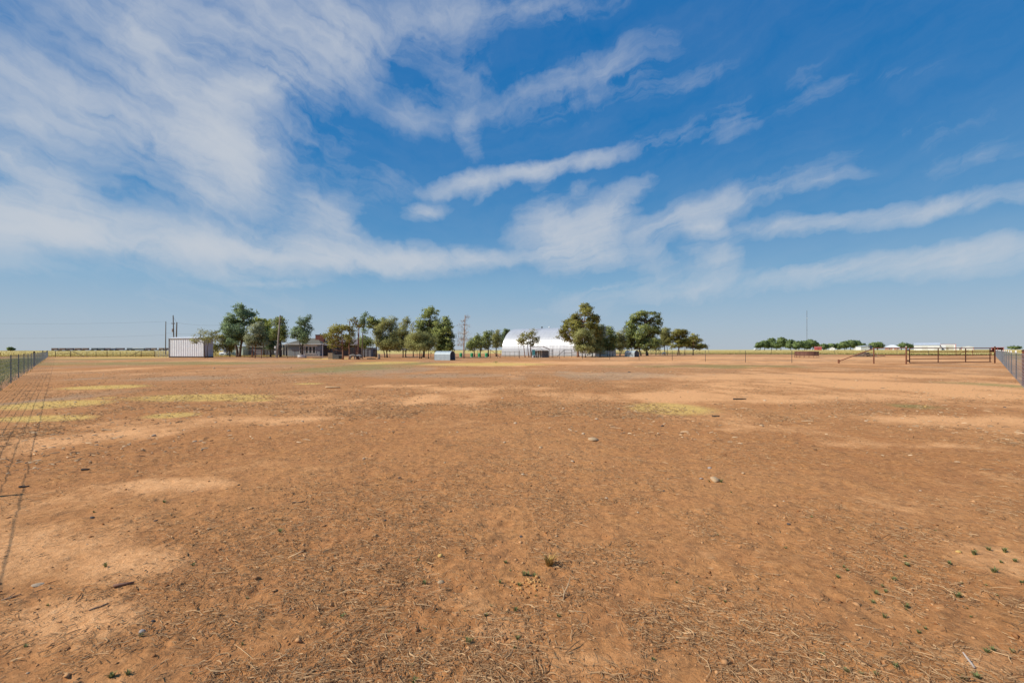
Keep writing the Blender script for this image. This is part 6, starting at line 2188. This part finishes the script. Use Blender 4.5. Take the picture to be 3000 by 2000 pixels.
for k in range(45):
    px = random.uniform(30, 2960)
    py = 1075 + 620 * random.random() ** 1.9
    stone(px, py, random.uniform(5, 10), random.choice(['pale', 'tan', 'tan', 'tan', 'dark']))


def stick(px, py, ln_px, ang, r_px, m, label, up=0.0, fork=False, name='stick'):
    p = GP(px, py)
    k = p.y / F
    z = gz(p.x, p.y)
    root = thing(name, label, 'stick', (p.x, p.y, z), 'sticks lying on the dirt')
    L_ = ln_px * k
    r = r_px * k
    d = Vector((cos(ang), sin(ang), 0))
    pts = []
    for t in (-.5, -.2, .15, .5):
        q = d * (L_ * t) + Vector((0, 0, r + up * L_ * (t + .5))) + Vector((-d.y, d.x, 0)) * random.uniform(-.05, .05) * L_
        q.z = max(q.z, gz(p.x + q.x, p.y + q.y) - z + r * .6)
        pts.append(q)
    mb_local(MB().tube(pts, [r, r * .95, r * .85, r * .55], 7), 'shaft', m, root, True)
    if fork:
        q = pts[1]
        d2 = Vector((cos(ang + .7), sin(ang + .7), .3))
        mb_local(MB().tube([q, q + d2 * L_ * .3, q + d2 * L_ * .5], [r * .7, r * .5, r * .25], 6), 'fork', m, root, True)
    return root


M_TWIG = mat('warm_twig', (0.26, 0.15, 0.085), (0.42, 0.27, 0.17), 20, .9)
M_STALK = mat('straw_stalk', (0.42, 0.27, 0.14), (0.60, 0.42, 0.24), 20, .9)
stick(362, 1714, 48, .5, 4.5, M_BARKR, 'short thick brown log piece at lower left', name='wood_chunk')
stick(288, 1776, 44, 1.0, 2.6, M_TWIG, 'grey weathered stick lying slanted below the brown log piece')
stick(33, 1747, 40, .8, 2.4, M_TWIG, 'forked grey stick at the lower left edge', 0.05, True)
stick(975, 1138, 44, -.12, 3.0, M_STALK, 'long pale branch lying in the left middle distance')
stick(2167, 1170, 40, .1, 2.2, M_BARKD, 'dark stick in the distance right of centre')
stick(2097, 1219, 22, .0, 2.4, M_BARKD, 'short dark stick near the right yellow grass mat')
stick(1659, 1745, 55, 1.0, 1.8, M_STALK, 'pale forked twig sticking up right of the orange clods', .7, True)
stick(1690, 1795, 50, -.2, 1.6, M_STALK, 'thin pale stick lying below the upright forked twig')
stick(2837, 1952, 30, 1.75, 3.4, mat('pale_lilac_wood', (.42, .34, .28), (.52, .43, .36), 14, .85), 'flat pale grey stick standing at the lower right', .9, name='upright_stick')
stick(70, 1425, 24, .25, 3.2, M_BARKD, 'short dark stick by the fence shadow at left')
stick(250, 1376, 20, .25, 3.0, M_BARKD, 'dark stub of wood in the left middle ground')
stick(875, 1468, 36, .3, 1.6, M_BARKD, 'thin dark twig just left of centre')
stick(1240, 1435, 34, -.1, 1.2, M_STALK, 'fine pale twig just below the centre of the dirt')
stick(2890, 1375, 40, -.1, 1.4, M_STALK, 'fine pale twig at the right middle edge')
stick(2540, 1830, 60, -.35, 1.5, M_STALK, 'long thin straw coloured stalk at lower right')
stick(1235, 1960, 70, -.9, 1.6, M_STALK, 'long straw stalk at the bottom centre edge')

# orange clod heap
p = GP(1544, 1712)
root = thing('clod_heap', 'heap of crumbled orange clods with green tufts at lower centre', 'dirt heap', (p.x, p.y, gz(p.x, p.y)))
for k in range(60):
    me = STONES[k % 6].copy() if k < 6 else None
    if me:
        me.materials.append(mat('orange_clod', (0.50, 0.24, 0.075), (0.70, 0.40, 0.15), 20, .95, .004))
        SMESH[('clod', k)] = me
    o = bpy.data.objects.new('clod', SMESH[('clod', k % 6)])
    COL.objects.link(o)
    o.parent = root
    x, y = random.gauss(0, .055), random.gauss(0, .06)
    r = random.choice((.005, .006, .007, .009, .013))
    o.location = (x, y, gz(p.x + x, p.y + y) - root.location.z + r * .3)
    o.rotation_euler = (random.random(), random.random(), random.random() * 6)
    o.scale = (r, r, r * 1.3)


# green tufts
def tuft_mesh(seed, n, h):
    rs = np.random.default_rng(seed)
    V, T = [], []
    for k in range(n):
        a = rs.uniform(0, 2 * pi)
        b = rs.uniform(0, .35)
        r0 = rs.uniform(0, .012)
        x, y = cos(a) * r0, sin(a) * r0
        hh = h * rs.uniform(.5, 1.1)
        lean = rs.uniform(.3, 1.2) * hh
        w = rs.uniform(.0022, .005)
        px, py = -sin(a) * w, cos(a) * w
        i = len(V)
        m = (x + cos(a + b) * lean * .45, y + sin(a + b) * lean * .45, hh * .75)
        e = (x + cos(a + b) * lean, y + sin(a + b) * lean, hh)
        V += [(x - px, y - py, -.005), (x + px, y + py, -.005), (m[0] + px * .8, m[1] + py * .8, m[2]), (m[0] - px * .8, m[1] - py * .8, m[2]), e]
        T += [(i, i + 1, i + 2), (i, i + 2, i + 3), (i + 3, i + 2, i + 4)]
    me = tri_mesh('tuft', np.array(V), np.array(T), rs.random(len(T)))
    return me


TUFT = [tuft_mesh(40 + k, 34, .030 + .006 * (k % 3)) for k in range(5)]
for me in TUFT:
    me.materials.append(leaf_mat('tuft_green', (0.15, 0.17, 0.065), (0.36, 0.38, 0.16), .35))
DTUFT = tuft_mesh(60, 46, .05)
DTUFT.materials.append(leaf_mat('tuft_dry', (0.30, 0.18, 0.05), (0.60, 0.40, 0.14), .2))


def tuft(px, py, s=1.0, me=None, label=None):
    p = GP(px, py)
    o = bpy.data.objects.new('grass_tuft', me or random.choice(TUFT))
    COL.objects.link(o)
    o.location = (p.x, p.y, gz(p.x, p.y))
    o.rotation_euler = (0, 0, random.uniform(0, 6.28))
    o.scale = (s, s, s * random.uniform(.8, 1.2))
    if label:
        tag(o, label, 'grass tuft')
    else:
        if px > 2300:
            tag(o, 'small green weed tuft sprouting on the right side of the dirt', 'grass tuft', 'green tufts on the right side of the dirt')
        elif 1440 < px < 1620 and 1640 < py < 1730:
            tag(o, 'small green weed tuft beside the orange clod heap', 'grass tuft', 'green tufts beside the clod heap')
        elif px < 1200:
            tag(o, 'small green weed tuft sprouting on the left side of the dirt', 'grass tuft', 'green tufts on the left side of the dirt')
        else:
            tag(o, 'small green weed tuft in the middle, away from the clod heap', 'grass tuft', 'green tufts in the middle of the dirt')


tuft(1608, 1655, 1.4, DTUFT, 'dry yellow grass tuft above the orange clod heap')
for px, py in ((1534, 1686), (1565, 1685), (1520, 1710), (1510, 1785), (1515, 1873), (1243, 1705), (1464, 1705), (1211, 1993), (2655, 1655), (2783, 1656), (2896, 1610), (2853, 1626), (2973, 1642), (2932, 1648), (2943, 1614), (2911, 1676), (2993, 1708), (2455, 1694), (2567, 1739),
               (2595, 1732), (2619, 1697), (2806, 1745), (2890, 1911), (2908, 1906), (2965, 1906), (2859, 1994), (2557, 1764), (2655, 1777), (2591, 1805), (2622, 1966), (2818, 1990), (308, 1662), (566, 1654), (325, 1980), (374, 1976), (1632, 1293), (2078, 1410), (2112, 1412), (1480, 1650),
               (2520, 1200), (2310, 1198), (2330, 1196), (1545, 1683), (2650, 1190), (2665, 1188), (2690, 1192), (820, 1560), (480, 1475), (275, 1500), (1370, 1880), (1000, 1800)):
    tuft(px, py, random.uniform(.45, .8))
for k in range(22):
    tuft(random.uniform(2300, 2990), random.uniform(1500, 1990), random.uniform(.25, .5))
for k in range(40):
    tuft(random.uniform(50, 2300), random.uniform(1400, 1990), random.uniform(.2, .42))
# low bush right of the silver hut
p = GP(1450, 1063)
root = thing('low_weed', 'single low dark green weed on bare dirt below the rail fence', 'weed', p)
rs = np.random.default_rng(3)
V, T, t, nn = foliage([((p.x, p.y, p.z + .07), (.2, .16, .07)), ((p.x + .16, p.y, p.z + .08), (.12, .12, .07))], .05, 500, rs)
link('leaves', tri_mesh('leaves', V, T, t), LEAF['cedar'], root)
MB().tube([p, p + Vector((.05, 0, .12))], .02, 5).build('stem', M_BARKD, root)
